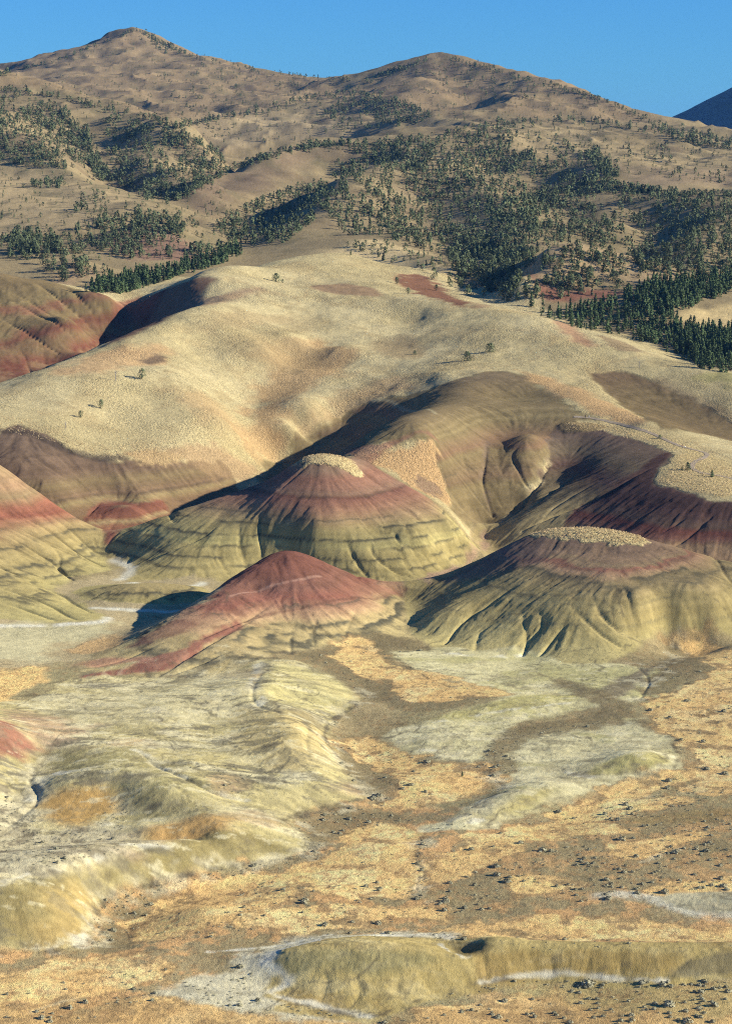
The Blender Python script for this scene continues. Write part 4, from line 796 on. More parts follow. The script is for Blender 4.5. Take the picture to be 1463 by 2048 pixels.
k = fbm(X, YY, 2.2, 4, 404, .7) * sstep(620, 560, YY)
fill(g, (sstep(.30, .42, k) * (1 - .6 * TUFT)).astype(np.float32), (112, 100, 82), .35)
# washed-down salt and grey clay drawn out along the fall line
fg = CFS * sstep(585, 545, YY) * sstep(.01, .06, gl) * (1 - .75 * sstep(.10, .22, gl))
for q in ([(-150, 1430), (0, 1435), (50, 1460), (80, 1505), (0, 1525), (-150, 1520)], [(70, 1612), (130, 1575), (200, 1565), (240, 1590), (225, 1635), (160, 1660), (90, 1645)], [(260, 1668), (330, 1642), (410, 1628), (480, 1640), (450, 1675), (380, 1690), (300, 1690)], [(-150, 1785), (0, 1772), (130, 1738), (260, 1698), (400, 1672), (520, 1660), (580, 1700), (430, 1738), (280, 1772), (200, 1805), (170, 1890), (0, 1905), (-150, 1915)]):
    sl, m = area(chart(q), 2.5, 2, 6); fg[sl] *= 1 - .8 * m
st = STREAK + .35 * fbm(X, YY, 9, 3, 441)
fill(g, (fg * sstep(.16, .42, st)).astype(np.float32), (222, 208, 164), .34)
fill(g, (fg * sstep(.20, .45, -st)).astype(np.float32), (150, 136, 98), .34)
fill(g, (fg * sstep(.30, .36, -st) * sstep(.05, .3, fbm(X, YY, 22, 3, 442))).astype(np.float32), (104, 98, 84), .55)
k = fbm(X, YY * .8, 1.5, 4, 443, .75)
fill(g, (sstep(.14, .34, k) * sstep(.15, .3, TUFT) * sstep(620, 560, YY) * (1 - CLAY)).astype(np.float32), (168, 130, 84), .5)
# ---- small branching rills and mud cracks of the flats
for sc, wd_, sd in ((38, .010, 431), (17, .013, 432), (60, .006, 433)):
    k = np.abs(fbm(X + 4 * fbm(X, YY, 12, 2, sd + 9), YY * .9, sc, 4, sd, .55))
    fill(g, (sstep(wd_, wd_ * .3, k) * sstep(640, 590, YY) * (1 - .75 * TUFT.clip(0, 1)) * sstep(-.25, .1, fbm(X, YY, 30, 2, sd + 5))).astype(np.float32), (104, 94, 76), .6)
# ---- overall mottling
COL *= (1 + .16 * fbm(X, YY, 1.6, 3, 101, .7) + .10 * fbm(X, YY, 14, 3, 102) + .05 * fbm(X, YY, 70, 2, 103))[..., None]
lum = COL.mean(-1, keepdims=True); COL = (lum + (COL - lum) * .86) * np.array([1.02, 1.02, .89], np.float32)
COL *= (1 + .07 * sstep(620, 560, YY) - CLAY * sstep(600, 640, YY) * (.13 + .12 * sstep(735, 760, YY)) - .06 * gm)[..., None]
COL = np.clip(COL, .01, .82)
# ------------------------------------------------------------------ terrain meshes
dzv, dzu = np.gradient(Z)
dYr = np.gradient(YR)[:, None]; dU = np.gradient(cu)[None, :]
gx = dzu / (dU * YY)                       # dz/dx at constant Y
gy = dzv / dYr - gx * U                    # moving along a row of the fan also moves x
NRM = np.stack([-gx, -gy, np.ones_like(gx)], -1); NRM /= np.linalg.norm(NRM, axis=-1, keepdims=True)
POS = np.stack([X * S, YY * S, Z * S], -1)
def build_sheet(name, facemask, mat, attrs):
    fi, fj = np.nonzero(facemask)
    q = np.stack([fi * NU + fj, fi * NU + fj + 1, (fi + 1) * NU + fj + 1, (fi + 1) * NU + fj], 1)
    used = np.unique(q); remap = np.full(NV * NU, -1, np.int32); remap[used] = np.arange(len(used))
    q = remap[q]
    me = bpy.data.meshes.new(name)
    me.vertices.add(len(used)); me.vertices.foreach_set('co', POS.reshape(-1, 3)[used].astype(np.float32).ravel())
    me.loops.add(q.size); me.loops.foreach_set('vertex_index', q.ravel().astype(np.int32))
    me.polygons.add(len(q)); me.polygons.foreach_set('loop_start', np.arange(0, q.size, 4, dtype=np.int32))
    me.polygons.foreach_set('use_smooth', np.ones(len(q), bool))
    me.update(calc_edges=True)
    for an, arr in attrs.items():
        if arr.ndim == 3:
            at = me.attributes.new(an, 'FLOAT_COLOR', 'POINT')
            c4 = np.ones((len(used), 4), np.float32); c4[:, :3] = arr.reshape(-1, 3)[used]
            at.data.foreach_set('color', c4.ravel())
        else:
            at = me.attributes.new(an, 'FLOAT', 'POINT'); at.data.foreach_set('value', arr.reshape(-1)[used].astype(np.float32))
    me.normals_split_custom_set_from_vertices(NRM.reshape(-1, 3)[used])
    me.materials.append(mat)
    ob = bpy.data.objects.new(name, me); scene.collection.objects.link(ob)
    return ob
# ------------------------------------------------------------------ ground material
def ground_mat():
    m = bpy.data.materials.new('soil_and_grass'); m.use_nodes = True
    n, l = m.node_tree.nodes, m.node_tree.links; n.clear()
    out = n.new('ShaderNodeOutputMaterial'); b = n.new('ShaderNodeBsdfDiffuse'); b.inputs['Roughness'].default_value = .6
    l.new(b.outputs[0], out.inputs['Surface'])
    ac = n.new('ShaderNodeAttribute'); ac.attribute_name = 'soil'
    at = n.new('ShaderNodeAttribute'); at.attribute_name = 'tuft'
    aq = n.new('ShaderNodeAttribute'); aq.attribute_name = 'clay'
    geo = n.new('ShaderNodeNewGeometry')
    def math_(op, a, b_=None):
        x = n.new('ShaderNodeMath'); x.operation = op
        for i, v in enumerate((a, b_)):
            if v is None: continue
            if isinstance(v, (int, float)): x.inputs[i].default_value = v
            else: l.new(v, x.inputs[i])
        return x.outputs[0]
    def noise(scale, detail=3, rough=.6):
        t = n.new('ShaderNodeTexNoise'); t.inputs['Scale'].default_value = scale; t.inputs['Detail'].default_value = detail
        t.inputs['Roughness'].default_value = rough; l.new(geo.outputs['Position'], t.inputs['Vector']); return t.outputs[0]
    vor = n.new('ShaderNodeTexVoronoi'); vor.inputs['Scale'].default_value = .62; l.new(geo.outputs['Position'], vor.inputs['Vector'])
    n1, n2, n3 = noise(.9, 3), noise(3.2, 2), noise(.25, 4)
    # colour speckle
    sp = math_('ADD', math_('MULTIPLY', math_('SUBTRACT', n1, .5), .9), math_('MULTIPLY', math_('SUBTRACT', n2, .5), .6))
    sp = math_('MULTIPLY', sp, math_('ADD', math_('MULTIPLY', at.outputs['Fac'], .55), .35))
    sp = math_('ADD', sp, math_('MULTIPLY', math_('SUBTRACT', n3, .5), .35))
    n5 = noise(1.7, 5, .7)
    mr = n.new('ShaderNodeMapRange'); mr.inputs['From Min'].default_value = .36; mr.inputs['From Max'].default_value = .56; mr.inputs['To Min'].default_value = -.42; mr.inputs['To Max'].default_value = .06
    l.new(n5, mr.inputs['Value'])
    sp = math_('ADD', sp, math_('MULTIPLY', mr.outputs[0], math_('SUBTRACT', 1.0, math_('MULTIPLY', aq.outputs['Fac'], .65))))
    mul = math_('ADD', sp, 1.03)
    vm = n.new('ShaderNodeVectorMath'); vm.operation = 'SCALE'
    l.new(ac.outputs['Color'], vm.inputs[0]); l.new(mul, vm.inputs['Scale']); l.new(vm.outputs[0], b.inputs['Color'])
    # tussocks and popcorn crust
    t2 = math_('MULTIPLY', at.outputs['Fac'], at.outputs['Fac'])
    tus = math_('MULTIPLY', math_('SUBTRACT', 1.0, vor.outputs['Distance']), t2)
    tus = math_('ADD', math_('MULTIPLY', tus, .35), math_('ADD', math_('MULTIPLY', math_('MULTIPLY', n1, t2), 1.3), math_('MULTIPLY', math_('MULTIPLY', n2, at.outputs['Fac']), .35)))
    crust = math_('ADD', math_('MULTIPLY', n2, .20), math_('MULTIPLY', noise(8.0, 2), .10))
    h = math_('ADD', tus, crust)
    bp = n.new('ShaderNodeBump'); bp.inputs['Strength'].default_value = 1.0; bp.inputs['Distance'].default_value = .9
    l.new(h, bp.inputs['Height']); l.new(bp.outputs[0], b.inputs['Normal'])
    return m
GM = ground_mat()
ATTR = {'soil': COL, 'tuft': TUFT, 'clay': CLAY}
UF = (cu[:-1] + cu[1:]) / 2; VF = (np.log(YR[:-1]) + np.log(YR[1:])) / 2
UF, VF = np.meshgrid(UF, VF)
def inside(poly):
    si = np.searchsorted(np.log(YR), [min(p[1] for p in poly), max(p[1] for p in poly)]); a, b = max(si[0] - 1, 0), min(si[1] + 1, NV - 1)
    ins = np.zeros(UF.shape, bool); n_ = len(poly); uq, vq = UF[a:b], VF[a:b]; r_ = np.zeros(uq.shape, bool)
    for i in range(n_):
        (a0, b0), (a1, b1) = poly[i], poly[(i + 1) % n_]
        if b0 == b1: continue
        r_ ^= ((b0 > vq) != (b1 > vq)) & (uq < (a1 - a0) * (vq - b0) / (b1 - b0) + a0)
    ins[a:b] = r_
    return ins
REG = np.zeros(UF.shape, np.int8)
NAMES = [('ground', 'pale clay flats, dry washes and orange grass of the valley floor', 'ground')]
for poly, nm, lb, ct in ((PL_GRASS, 'hill', 'broad golden grass hill with bare olive clay slopes and the trail spur', 'hill'),
                         (PL_MOUNT, 'mountain', 'tan mountain dotted with dark junipers, two summits against the sky', 'mountain'),
                         (PL_CANYON, 'hill', 'red and olive striped clay slope in the canyon behind the golden plateau', 'hill'),
                         (PL_LEFT, 'hill', 'olive clay hill with a red band and long ribs beside the dry valley mouth', 'hill'),
                         (PL_MID, 'hill', 'banded clay hill with a small round grass cap, behind the red hill', 'hill'),
                         (PL_RIGHT, 'hill', 'olive clay hill with a long flat grass cap and deep gullies', 'hill'),
                         (PL_RED, 'hill', 'pointed dark red clay hill with a red tongue at its foot', 'hill'),
                         (PL_GREEN, 'mound', 'low green clay mound on the pale valley floor', 'mound'),
                         (PL_SCARP, 'mound', 'long ochre clay mound with a fluted scarp and white salt rim', 'mound')):
    REG[inside(poly)] = len(NAMES); NAMES.append((nm, lb, ct))
for i, (nm, lb, ct) in enumerate(NAMES):
    o = build_sheet(nm, REG == i, GM, ATTR)
    o['kind'] = 'structure'; o['label'] = lb; o['category'] = ct
# ------------------------------------------------------------------ vegetation
rnd = random.Random(11); nr = np.random.default_rng(5)
ZF = Z
def mat(name, col, var=.25, scale=2.0, rough=.9):
    m = bpy.data.materials.new(name); m.use_nodes = True
    n, l = m.node_tree.nodes, m.node_tree.links; b = n['Principled BSDF']
    b.inputs['Roughness'].default_value = rough; b.inputs['Specular IOR Level'].default_value = .1
    geo = n.new('ShaderNodeNewGeometry'); t = n.new('ShaderNodeTexNoise'); t.inputs['Scale'].default_value = scale; t.inputs['Detail'].default_value = 3
    l.new(geo.outputs['Position'], t.inputs['Vector'])
    r = n.new('ShaderNodeValToRGB'); r.color_ramp.elements[0].position = .3; r.color_ramp.elements[1].position = .7
    r.color_ramp.elements[0].color = tuple(c * (1 - var) for c in col) + (1,); r.color_ramp.elements[1].color = tuple(min(c * (1 + var), 1) for c in col) + (1,)
    l.new(t.outputs[0], r.inputs[0]); l.new(r.outputs[0], b.inputs['Base Color'])
    return m
M_JUN = mat('juniper_foliage', (.102, .122, .058), .55, .11); M_PINE = mat('pine_foliage', (.075, .108, .044), .55, .10)
M_BARK = mat('bark', (.11, .085, .065), .3, 3); M_SAGE = mat('sagebrush_foliage', (.32, .30, .19), .35, 1.2)
M_DEAD = mat('weathered_wood', (.26, .24, .22), .2, 3); M_GRASS = mat('dry_bunchgrass', (.62, .48, .26), .25, .8)
def leafcloud(rg, n, shape, h, w, size):
    """triangular leaf sprays over an uneven crown; shape: cone / oval / dome"""
    V_, F_ = [], []
    lob = [(rg.uniform(0, 6.28), rg.uniform(.15, .95), rg.uniform(.65, 1.15)) for _ in range(7)]
    for i in range(n):
        t = rg.random() ** (.8 if shape != 'cone' else 1.25); a = rg.uniform(0, 2 * math.pi)
        if shape == 'cone': r = (1 - t) ** .8 * (.55 + .45 * min(1, t * 8))
        elif shape == 'oval': r = math.sin(math.pi * (t * .86 + .10)) ** .7
        else: r = math.sqrt(max(0, 1 - (t * .95) ** 2)) * (.8 + .2 * min(1, t * 4))
        k = 1.0
        for la, lt, lv in lob:
            d = abs((a - la + math.pi) % (2 * math.pi) - math.pi)
            if d < .9 and abs(t - lt) < .3: k = lv
        r *= k * (rg.random() ** .35) * w / 2
        c = (math.cos(a) * r, math.sin(a) * r, t * h)
        nx, ny, nz = math.cos(a) + rg.uniform(-.7, .7), math.sin(a) + rg.uniform(-.7, .7), .35 + rg.uniform(-.5, .9)
        L = math.sqrt(nx * nx + ny * ny + nz * nz) + 1e-6; nx, ny, nz = nx / L, ny / L, nz / L
        ux, uy, uz = -ny, nx, 0.0; L = math.hypot(ux, uy) + 1e-6; ux, uy = ux / L, uy / L
        vx, vy, vz = ny * uz - nz * uy, nz * ux - nx * uz, nx * uy - ny * ux
        s = size * rg.uniform(.6, 1.3); ph = rg.uniform(0, 6.28)
        b0 = len(V_)
        for q in range(3):
            e = ph + q * 2.094; cc, ss = math.cos(e) * s, math.sin(e) * s
            V_.append((c[0] + ux * cc + vx * ss, c[1] + uy * cc + vy * ss, c[2] + uz * cc + vz * ss))
        F_.append((b0, b0 + 1, b0 + 2))
    return np.array(V_, np.float32), np.array(F_, np.int32)
def tube(pts, sides=5):
    V_, F_ = [], []
    for k, (x, y, z, r) in enumerate(pts):
        for q in range(sides): V_.append((x + r * math.cos(6.2832 * q / sides), y + r * math.sin(6.2832 * q / sides), z))
    for k in range(len(pts) - 1):
        for q in range(sides): F_.append((k * sides + q, k * sides + (q + 1) % sides, (k + 1) * sides + (q + 1) % sides, (k + 1) * sides + q))
    return V_, F_
def mesh_from(name, V_, F_, material):
    me = bpy.data.meshes.new(name); me.from_pydata([tuple(map(float, v)) for v in V_], [], [tuple(map(int, f)) for f in F_]); me.materials.append(material); me.update(); return me
def stuff_mesh(name, V_, F_, material):
    me = bpy.data.meshes.new(name); k = F_.shape[1]
    me.vertices.add(len(V_)); me.vertices.foreach_set('co', V_.astype(np.float32).ravel())
    me.loops.add(F_.size); me.loops.foreach_set('vertex_index', F_.astype(np.int32).ravel())
    me.polygons.add(len(F_)); me.polygons.foreach_set('loop_start', np.arange(0, F_.size, k, dtype=np.int32)); me.update(calc_edges=True)
    me.materials.append(material); return me
def link(name, data, parent=None):
    o = bpy.data.objects.new(name, data); scene.collection.objects.link(o); o.parent = parent; return o
def tag(o, label, cat, group=None, kind=None):
    o['label'] = label; o['category'] = cat
    if group: o['group'] = group
    if kind: o['kind'] = kind
    return o
# unit-height tree variants (1 m high, scaled on placing)
JUN = [leafcloud(random.Random(20 + i), 190, 'oval' if i % 3 else 'cone', .93, (.62, .72, .85)[i % 3], .066) for i in range(6)]
PIN = [leafcloud(random.Random(40 + i), 200, 'cone', .95, .40 + .05 * (i % 3), .055) for i in range(6)]
JUNF = [leafcloud(random.Random(60 + i), 46, ('cone', 'oval', 'dome', 'oval')[i % 4], .95, (.55, .7, .95, .85)[i % 4], .115) for i in range(8)]
PINF = [leafcloud(random.Random(80 + i), 50, 'cone', .97, .44, .095) for i in range(8)]
def lift(cl, z0): V_, F_ = cl; V_ = V_.copy(); V_[:, 2] += z0; return V_, F_
JUNM = [mesh_from('crown', *lift(c, .09), M_JUN) for c in JUN]; PINM = [mesh_from('crown', *lift(c, .07), M_PINE) for c in PIN]
TRM = mesh_from('trunk', *tube([(0, 0, -.06, .042), (.004, .002, .12, .034), (-.006, .006, .35, .026), (.004, 0, .62, .016), (0, 0, .86, .006)]), M_BARK)
def in_poly(px, py, poly):
    ins = np.zeros(px.shape, bool); n_ = len(poly)
    for i in range(n_):
        (x0, y0), (x1, y1) = poly[i], poly[(i + 1) % n_]
        if y0 == y1: continue
        ins ^= ((y0 > py) != (y1 > py)) & (px < (x1 - x0) * (py - y0) / (y1 - y0) + x0)
    return ins
def scatter(poly, n, clump=0.0, seed=1, rise=1.0):
    if seed < 38: n = int(n * 1.9)
    xs = [p[0] for p in poly]; ys = [p[1] for p in poly]; g_ = np.random.default_rng(seed); out = np.zeros((0, 2))
    for _ in range(12):
        P = np.stack([g_.uniform(min(xs), max(xs), n * 3), g_.uniform(min(ys), max(ys), n * 3)], 1)
        ok = in_poly(P[:, 0], P[:, 1], poly)
        if clump: ok &= fbm(P[:, 0], P[:, 1] * 1.8, 60, 3, seed) + g_.uniform(-.35, .35, len(P)) > clump - .5
        out = np.concatenate([out, P[ok]])
        if len(out) >= n: break
    return out[:n]
def along(line, n, wid, seed=1):
    n = int(n * 1.25); g_ = np.random.default_rng(seed); L = [math.hypot(line[i + 1][0] - line[i][0], line[i + 1][1] - line[i][1]) for i in range(len(line) - 1)]
    cum = np.concatenate([[0], np.cumsum(L)]); t = g_.uniform(0, cum[-1], n)
    return np.stack([np.interp(t, cum, [p[0] for p in line]) + g_.normal(0, wid * .5, n), np.interp(t, cum, [p[1] for p in line]) + np.abs(g_.normal(0, wid, n)) + 1.5], 1)
TREES = []   # (u, Y, z, height m, kind, zone)
def plant(P, zone, kind='j', h=(5.0, 9.6)):
    P = P.copy(); u, Y = cast(P[:, 0], P[:, 1], ZF)
    for _ in range(5):
        bad = np.isnan(Y)
        if not bad.any(): break
        P[bad, 1] += 3; u[bad], Y[bad] = cast(P[bad, 0], P[bad, 1], ZF)
    ok = ~np.isnan(Y) & (Y < 4000); u, Y = u[ok], Y[ok]; z = zat(u, Y, ZF)
    for i in range(len(u)): TREES.append((u[i], Y[i], z[i], rnd.uniform(*h) * (rnd.uniform(.55, .8) if rnd.random() < .25 else 1), kind, zone))
Z1, Z2, Z3, Z4, Z5, Z6, Z7, Z8, Z9, Z10, Z11, Z12, Z13, Z14, Z15 = range(15)
plant(scatter([(-20, 195), (60, 190), (130, 220), (175, 260), (205, 330), (240, 365), (190, 365), (150, 330), (110, 280), (50, 250), (-20, 250)], 230, .25, 1), Z1)
plant(scatter([(170, 270), (205, 330), (235, 362), (195, 362), (165, 310)], 60, 0, 2), Z1)
plant(scatter([(-20, 240), (100, 270), (150, 340), (60, 335), (-20, 325)], 130, .2, 3), Z1)
plant(scatter([(210, 230), (300, 250), (440, 300), (450, 330), (370, 395), (300, 405), (240, 375), (215, 320)], 300, .15, 4), Z1)
plant(along([(-20, 172), (100, 186), (200, 210), (330, 243), (450, 314)], 90, 5, 5), Z1)
plant(along([(330, 405), (460, 338), (560, 302), (640, 288), (700, 284)], 150, 4, 6), Z9)
plant(scatter([(430, 445), (520, 405), (600, 375), (690, 340), (720, 330), (640, 430), (580, 485), (500, 495), (440, 470)], 210, .1, 7), Z2)
plant(scatter([(690, 290), (830, 268), (960, 252), (1060, 242), (1010, 300), (1180, 335), (1250, 372), (1463, 400), (1480, 560), (1380, 560), (1300, 540), (1180, 492), (1080, 500), (1000, 580), (940, 570), (860, 505), (780, 480), (690, 470), (640, 420)], 1150, .32, 8), Z3)
plant(scatter([(700, 300), (830, 275), (960, 255), (1000, 290), (1180, 335), (1100, 360), (1000, 350), (880, 350), (760, 340)], 190, .4, 9), Z3)
plant(scatter([(850, 430), (950, 470), (1040, 500), (1075, 512), (1010, 602), (960, 575), (900, 520)], 150, .1, 10), Z10)
plant(scatter([(900, 420), (1100, 380), (1200, 330), (1230, 370), (1130, 420), (1000, 450)], 150, .25, 11), Z3)
plant(scatter([(640, 230), (700, 190), (760, 185), (870, 232), (830, 248), (720, 262)], 190, .15, 12), Z4)
plant(along([(480, 226), (600, 196), (720, 176)], 60, 5, 13), Z4)
plant(along([(-10, 151), (130, 113), (272, 57), (340, 92), (380, 109)], 80, 2, 14), Z4, h=(6, 9))
plant(scatter([(290, 62), (345, 92), (380, 108), (330, 108), (300, 90)], 40, 0, 15), Z4)
plant(along([(380, 109), (520, 139), (700, 158)], 40, 3, 16), Z4)
plant(along([(730, 158), (800, 134), (852, 115)], 60, 5, 17), Z4, h=(6, 9))
plant(along([(900, 112), (1000, 141), (1080, 161), (1200, 195), (1290, 234)], 100, 4, 18), Z4, h=(5, 8))
plant(scatter([(820, 122), (960, 122), (1080, 162), (1150, 190), (950, 205), (830, 182)], 70, .4, 19), Z4, h=(4, 7))
plant(scatter([(300, 115), (700, 168), (690, 270), (450, 290), (350, 235)], 110, .45, 20), Z4, h=(4, 7))
plant(along([(320, 243), (350, 252), (400, 243), (470, 222)], 50, 5, 21), Z4)
plant(along([(950, 246), (1100, 236), (1200, 240), (1300, 255), (1463, 282)], 90, 6, 22), Z5)
plant(scatter([(1290, 244), (1480, 278), (1480, 305), (1350, 285)], 70, .1, 23), Z5)
plant(scatter([(1165, 310), (1195, 298), (1240, 360), (1190, 345)], 70, 0, 24), Z5)
plant(along([(1230, 372), (1330, 385), (1480, 388)], 90, 5, 25), Z5)
plant(scatter([(1000, 262), (1463, 310), (1463, 370), (1200, 350)], 40, .4, 26), Z5)
plant(scatter([(-20, 480), (60, 470), (130, 470), (200, 440), (330, 430), (470, 482), (430, 512), (330, 522), (280, 522), (180, 500), (100, 522), (-20, 522)], 210, .2, 27), Z6)
plant(scatter([(60, 365), (125, 362), (120, 376), (65, 376)], 22, 0, 28), Z6)
plant(scatter([(180, 380), (300, 430), (250, 450), (120, 420)], 14, 0, 29), Z6)
plant(scatter([(10, 470), (110, 475), (120, 505), (10, 512)], 45, 0, 30), Z13, h=(7, 11))
plant(scatter([(60, 520), (150, 515), (210, 545), (120, 565)], 18, .2, 31), Z6)
plant(scatter([(165, 585), (240, 560), (330, 545), (420, 520), (475, 496), (485, 512), (400, 542), (330, 562), (250, 588)], 170, 0, 32), Z7, 'p', (8, 12))
plant(scatter([(1040, 560), (1100, 495), (1290, 510), (1340, 560), (1280, 585), (1100, 600), (1010, 602)], 80, .3, 33), Z11)
plant(scatter([(690, 492), (760, 482), (870, 522), (990, 602), (930, 592), (820, 542)], 36, .2, 34), Z12, h=(4, 7))
plant(scatter([(1060, 612), (1130, 628), (1270, 592), (1300, 565), (1400, 565), (1420, 590), (1345, 640), (1380, 662), (1480, 662), (1480, 748), (1390, 738), (1335, 702), (1250, 672), (1150, 657), (1070, 627)], 330, 0, 35), Z8, 'p', (5, 11.5))
plant(scatter([(1270, 582), (1480, 548), (1480, 582), (1350, 622)], 110, 0, 36), Z15, 'p', (8, 12))
plant(scatter([(1340, 665), (1480, 668), (1480, 735), (1390, 730)], 110, 0, 37), Z14, 'p', (6, 13))
for i, (poly, n_) in enumerate((([(-20, 190), (200, 215), (440, 300), (480, 480), (330, 520), (-20, 520)], 800), ([(-20, 150), (272, 62), (520, 140), (720, 160), (700, 280), (450, 300), (200, 200)], 700), ([(720, 165), (880, 115), (1080, 165), (1290, 238), (1480, 275), (1480, 370), (1180, 340), (1000, 260), (800, 240)], 750), ([(640, 290), (1000, 260), (1250, 370), (1480, 400), (1480, 560), (1280, 580), (1000, 590), (780, 480)], 900))):
    plant(scatter(poly, n_, 0, 50 + i), Z4 if i in (1, 2) else Z3, h=(1.8, 5.0))
ZL = [('dark green juniper on the steep tan slopes beside the left ravine', 'junipers on the left ravine slopes'),
      ('dark green juniper along the ridge and shaded gully of the brown slope', 'junipers around the brown shaded slope'),
      ('dark green juniper in the wide woodland covering the middle slopes', 'junipers of the wide woodland'),
      ('small dark juniper high up around the two summits', 'junipers around the summits'),
      ('dark green juniper edging the tan meadows of the high bench', 'junipers edging the high meadows'),
      ('dark green juniper on the low foothills above the striped canyon', 'junipers on the low foothills'),
      ('green pine in the narrow belt behind the striped canyon', 'pines behind the striped canyon'),
      ('green pine in the dense valley wood below the right foothill', 'pines of the valley wood'),
      ('dark green juniper in the row along the ridge above the brown slope', 'junipers along the brown ridge'), ('dark green juniper in the shaded ravine running down behind the golden dome', 'junipers of the shaded ravine'),
      ('dark green juniper on the rounded foothill above the valley pine wood', 'junipers on the rounded foothill'), ('juniper on the pale grass slope behind the golden dome', 'junipers behind the golden dome'),
      ('dark green juniper in the thicket below the tan meadow', 'junipers below the tan meadow'), ('bright green pine at the front edge of the valley wood', 'pines at the edge of the valley wood'), ('pine in the upper finger of the valley wood beside the foothill', 'pines in the upper valley wood')]
def place_tree(nm, mesh, u, Y, z, h, rz, label, group, wide=1.0, trunk=True, lean=0):
    e = link(nm, None); e.empty_display_size = .5
    e.location = (u * Y * S, Y * S, z * S - .03); e.rotation_euler = (lean, 0, rz); e.scale = (h * wide, h * wide, h)
    tag(e, label, 'tree', group); link('crown', mesh, e)
    if trunk: link('trunk', TRM, e)
    return e
def farm(sel, protos, name, material, label, cat):
    Vs, Fs, b0 = [], [], 0
    for (u, Y, z, h, kd, zn) in sel:
        V_, F_ = protos[rnd.randrange(len(protos))]; a = rnd.uniform(0, 6.28); ca, sa = math.cos(a), math.sin(a)
        w = h * rnd.uniform(.85, 1.25)
        Q = np.stack([(V_[:, 0] * ca - V_[:, 1] * sa) * w + u * Y * S, (V_[:, 0] * sa + V_[:, 1] * ca) * w + Y * S, V_[:, 2] * h + z * S - .05], 1)
        Vs.append(Q); Fs.append(F_ + b0); b0 += len(V_)
    o = link(name, stuff_mesh(name, np.concatenate(Vs), np.concatenate(Fs), material)); tag(o, label, cat, kind='stuff'); return o
for kd, nm, meshes, protos, material, fl_, fn in (('j', 'juniper_tree', JUNM, JUNF, M_JUN, 'far dark green junipers scattered thickly over the mountain slopes', 'juniper_woodland'), ('p', 'pine_tree', PINM, PINF, M_PINE, 'dense dark green pines filling the valley wood behind the nearer ones', 'pine_wood')):
    L = sorted([t for t in TREES if t[4] == kd], key=lambda t: -t[3] / t[1])
    for t in L[:290]: place_tree(nm, meshes[rnd.randrange(6)], t[0], t[1], t[2], t[3], rnd.uniform(0, 6.28), ('tall ' if t[3] > (8.6 if kd == 'j' else 10.5) else 'short ' if t[3] < (7.2 if kd == 'j' else 8.0) else 'mid-height ') + ZL[t[5]][0], ZL[t[5]][1], wide=rnd.uniform(.85, 1.2))
    if L[290:]: farm(L[290:], protos, fn, material, fl_, 'woodland')
print('TREES', len(TREES), sum(1 for t in TREES if t[4] == 'p'))
# lone trees and bushes
DOME = [mesh_from('crown', *lift(leafcloud(random.Random(90 + i), 260, 'dome', .95, 1.25, .075), .02), M_JUN) for i in range(3)]
def at(px, py):
    u, Y = cast([px], [py], ZF); return float(u[0]), float(Y[0]), float(zat(u, Y, ZF)[0])
def lone(nm, px, py, hpx, label, mesh, wide=1.0, cat='tree'):
    u, Y, z = at(px, py); h = hpx * Y * S / FOC
    e = place_tree(nm, mesh, u, Y, z, h, rnd.uniform(0, 6), label, None, wide); e['category'] = cat; return e
lone('juniper_tree', 552, 563, 17, 'bushy dark juniper alone on the pale grass saddle behind the golden dome', DOME[0])
lone('juniper_tree', 565, 566, 8, 'tiny juniper beside the bushy one on the pale grass saddle', JUNM[1])
lone('juniper_tree', 284, 757, 20, 'leaning round juniper on the edge of the golden plateau near bare brown banks', JUNM[2], 1.2)
lone('juniper_tree', 202, 817, 18, 'slender juniper with a long shadow, taller of two on the golden plateau', JUNM[4])
lone('juniper_tree', 162, 835, 14, 'small juniper with a thin stem, shorter of two on the golden plateau', JUNM[5])
lone('juniper_bush', 934, 721, 19, 'round green juniper bush on the golden slope, lower of a pair', DOME[1], 1.0, 'bush')
lone('juniper_bush', 980, 704, 18, 'wide ragged juniper bush on the golden slope, upper of a pair', DOME[2], 1.15, 'bush')
lone('juniper_bush', 829, 709, 9, 'tiny green bush on a dark patch of the golden slope', DOME[0], .9, 'bush')
lone('juniper_tree', 767, 521, 15, 'dark conical juniper on the crest behind the golden dome', JUNM[0])
lone('juniper_tree', 701, 510, 10, 'small juniper on the very top of the golden dome', JUNM[3])
lone('juniper_tree', 793, 568, 14, 'juniper at the upper edge of the red earth scar', JUNM[1])
lone('juniper_tree', 816, 588, 13, 'juniper at the lower edge of the red earth scar', JUNM[2])
lone('juniper_tree', 872, 582, 13, 'juniper standing in the middle of the red earth scar', JUNM[4])
lone('juniper_tree', 1375, 940, 16, 'bushy green tree inside the bend of the trail', DOME[1], .8)
lone('juniper_tree', 1363, 942, 11, 'thin dark sapling beside the bushy tree at the trail bend', PINM[1])
lone('juniper_tree', 1423, 954, 15, 'conical dark shrub tree beside the lower end of the trail', PINM[2], 1.6)
lone('juniper_bush', 1319, 877, 8, 'low dark bush on the trail edge', DOME[0], 1, 'bush')
lone('juniper_bush', 924, 1553, 11, 'single green sapling in the orange grass by the wash', PINM[0], 1.5, 'bush')
lone('juniper_tree', 1333, 704, 15, 'lone dark pine at the lower edge of the valley wood', PINM[3], 1.4)
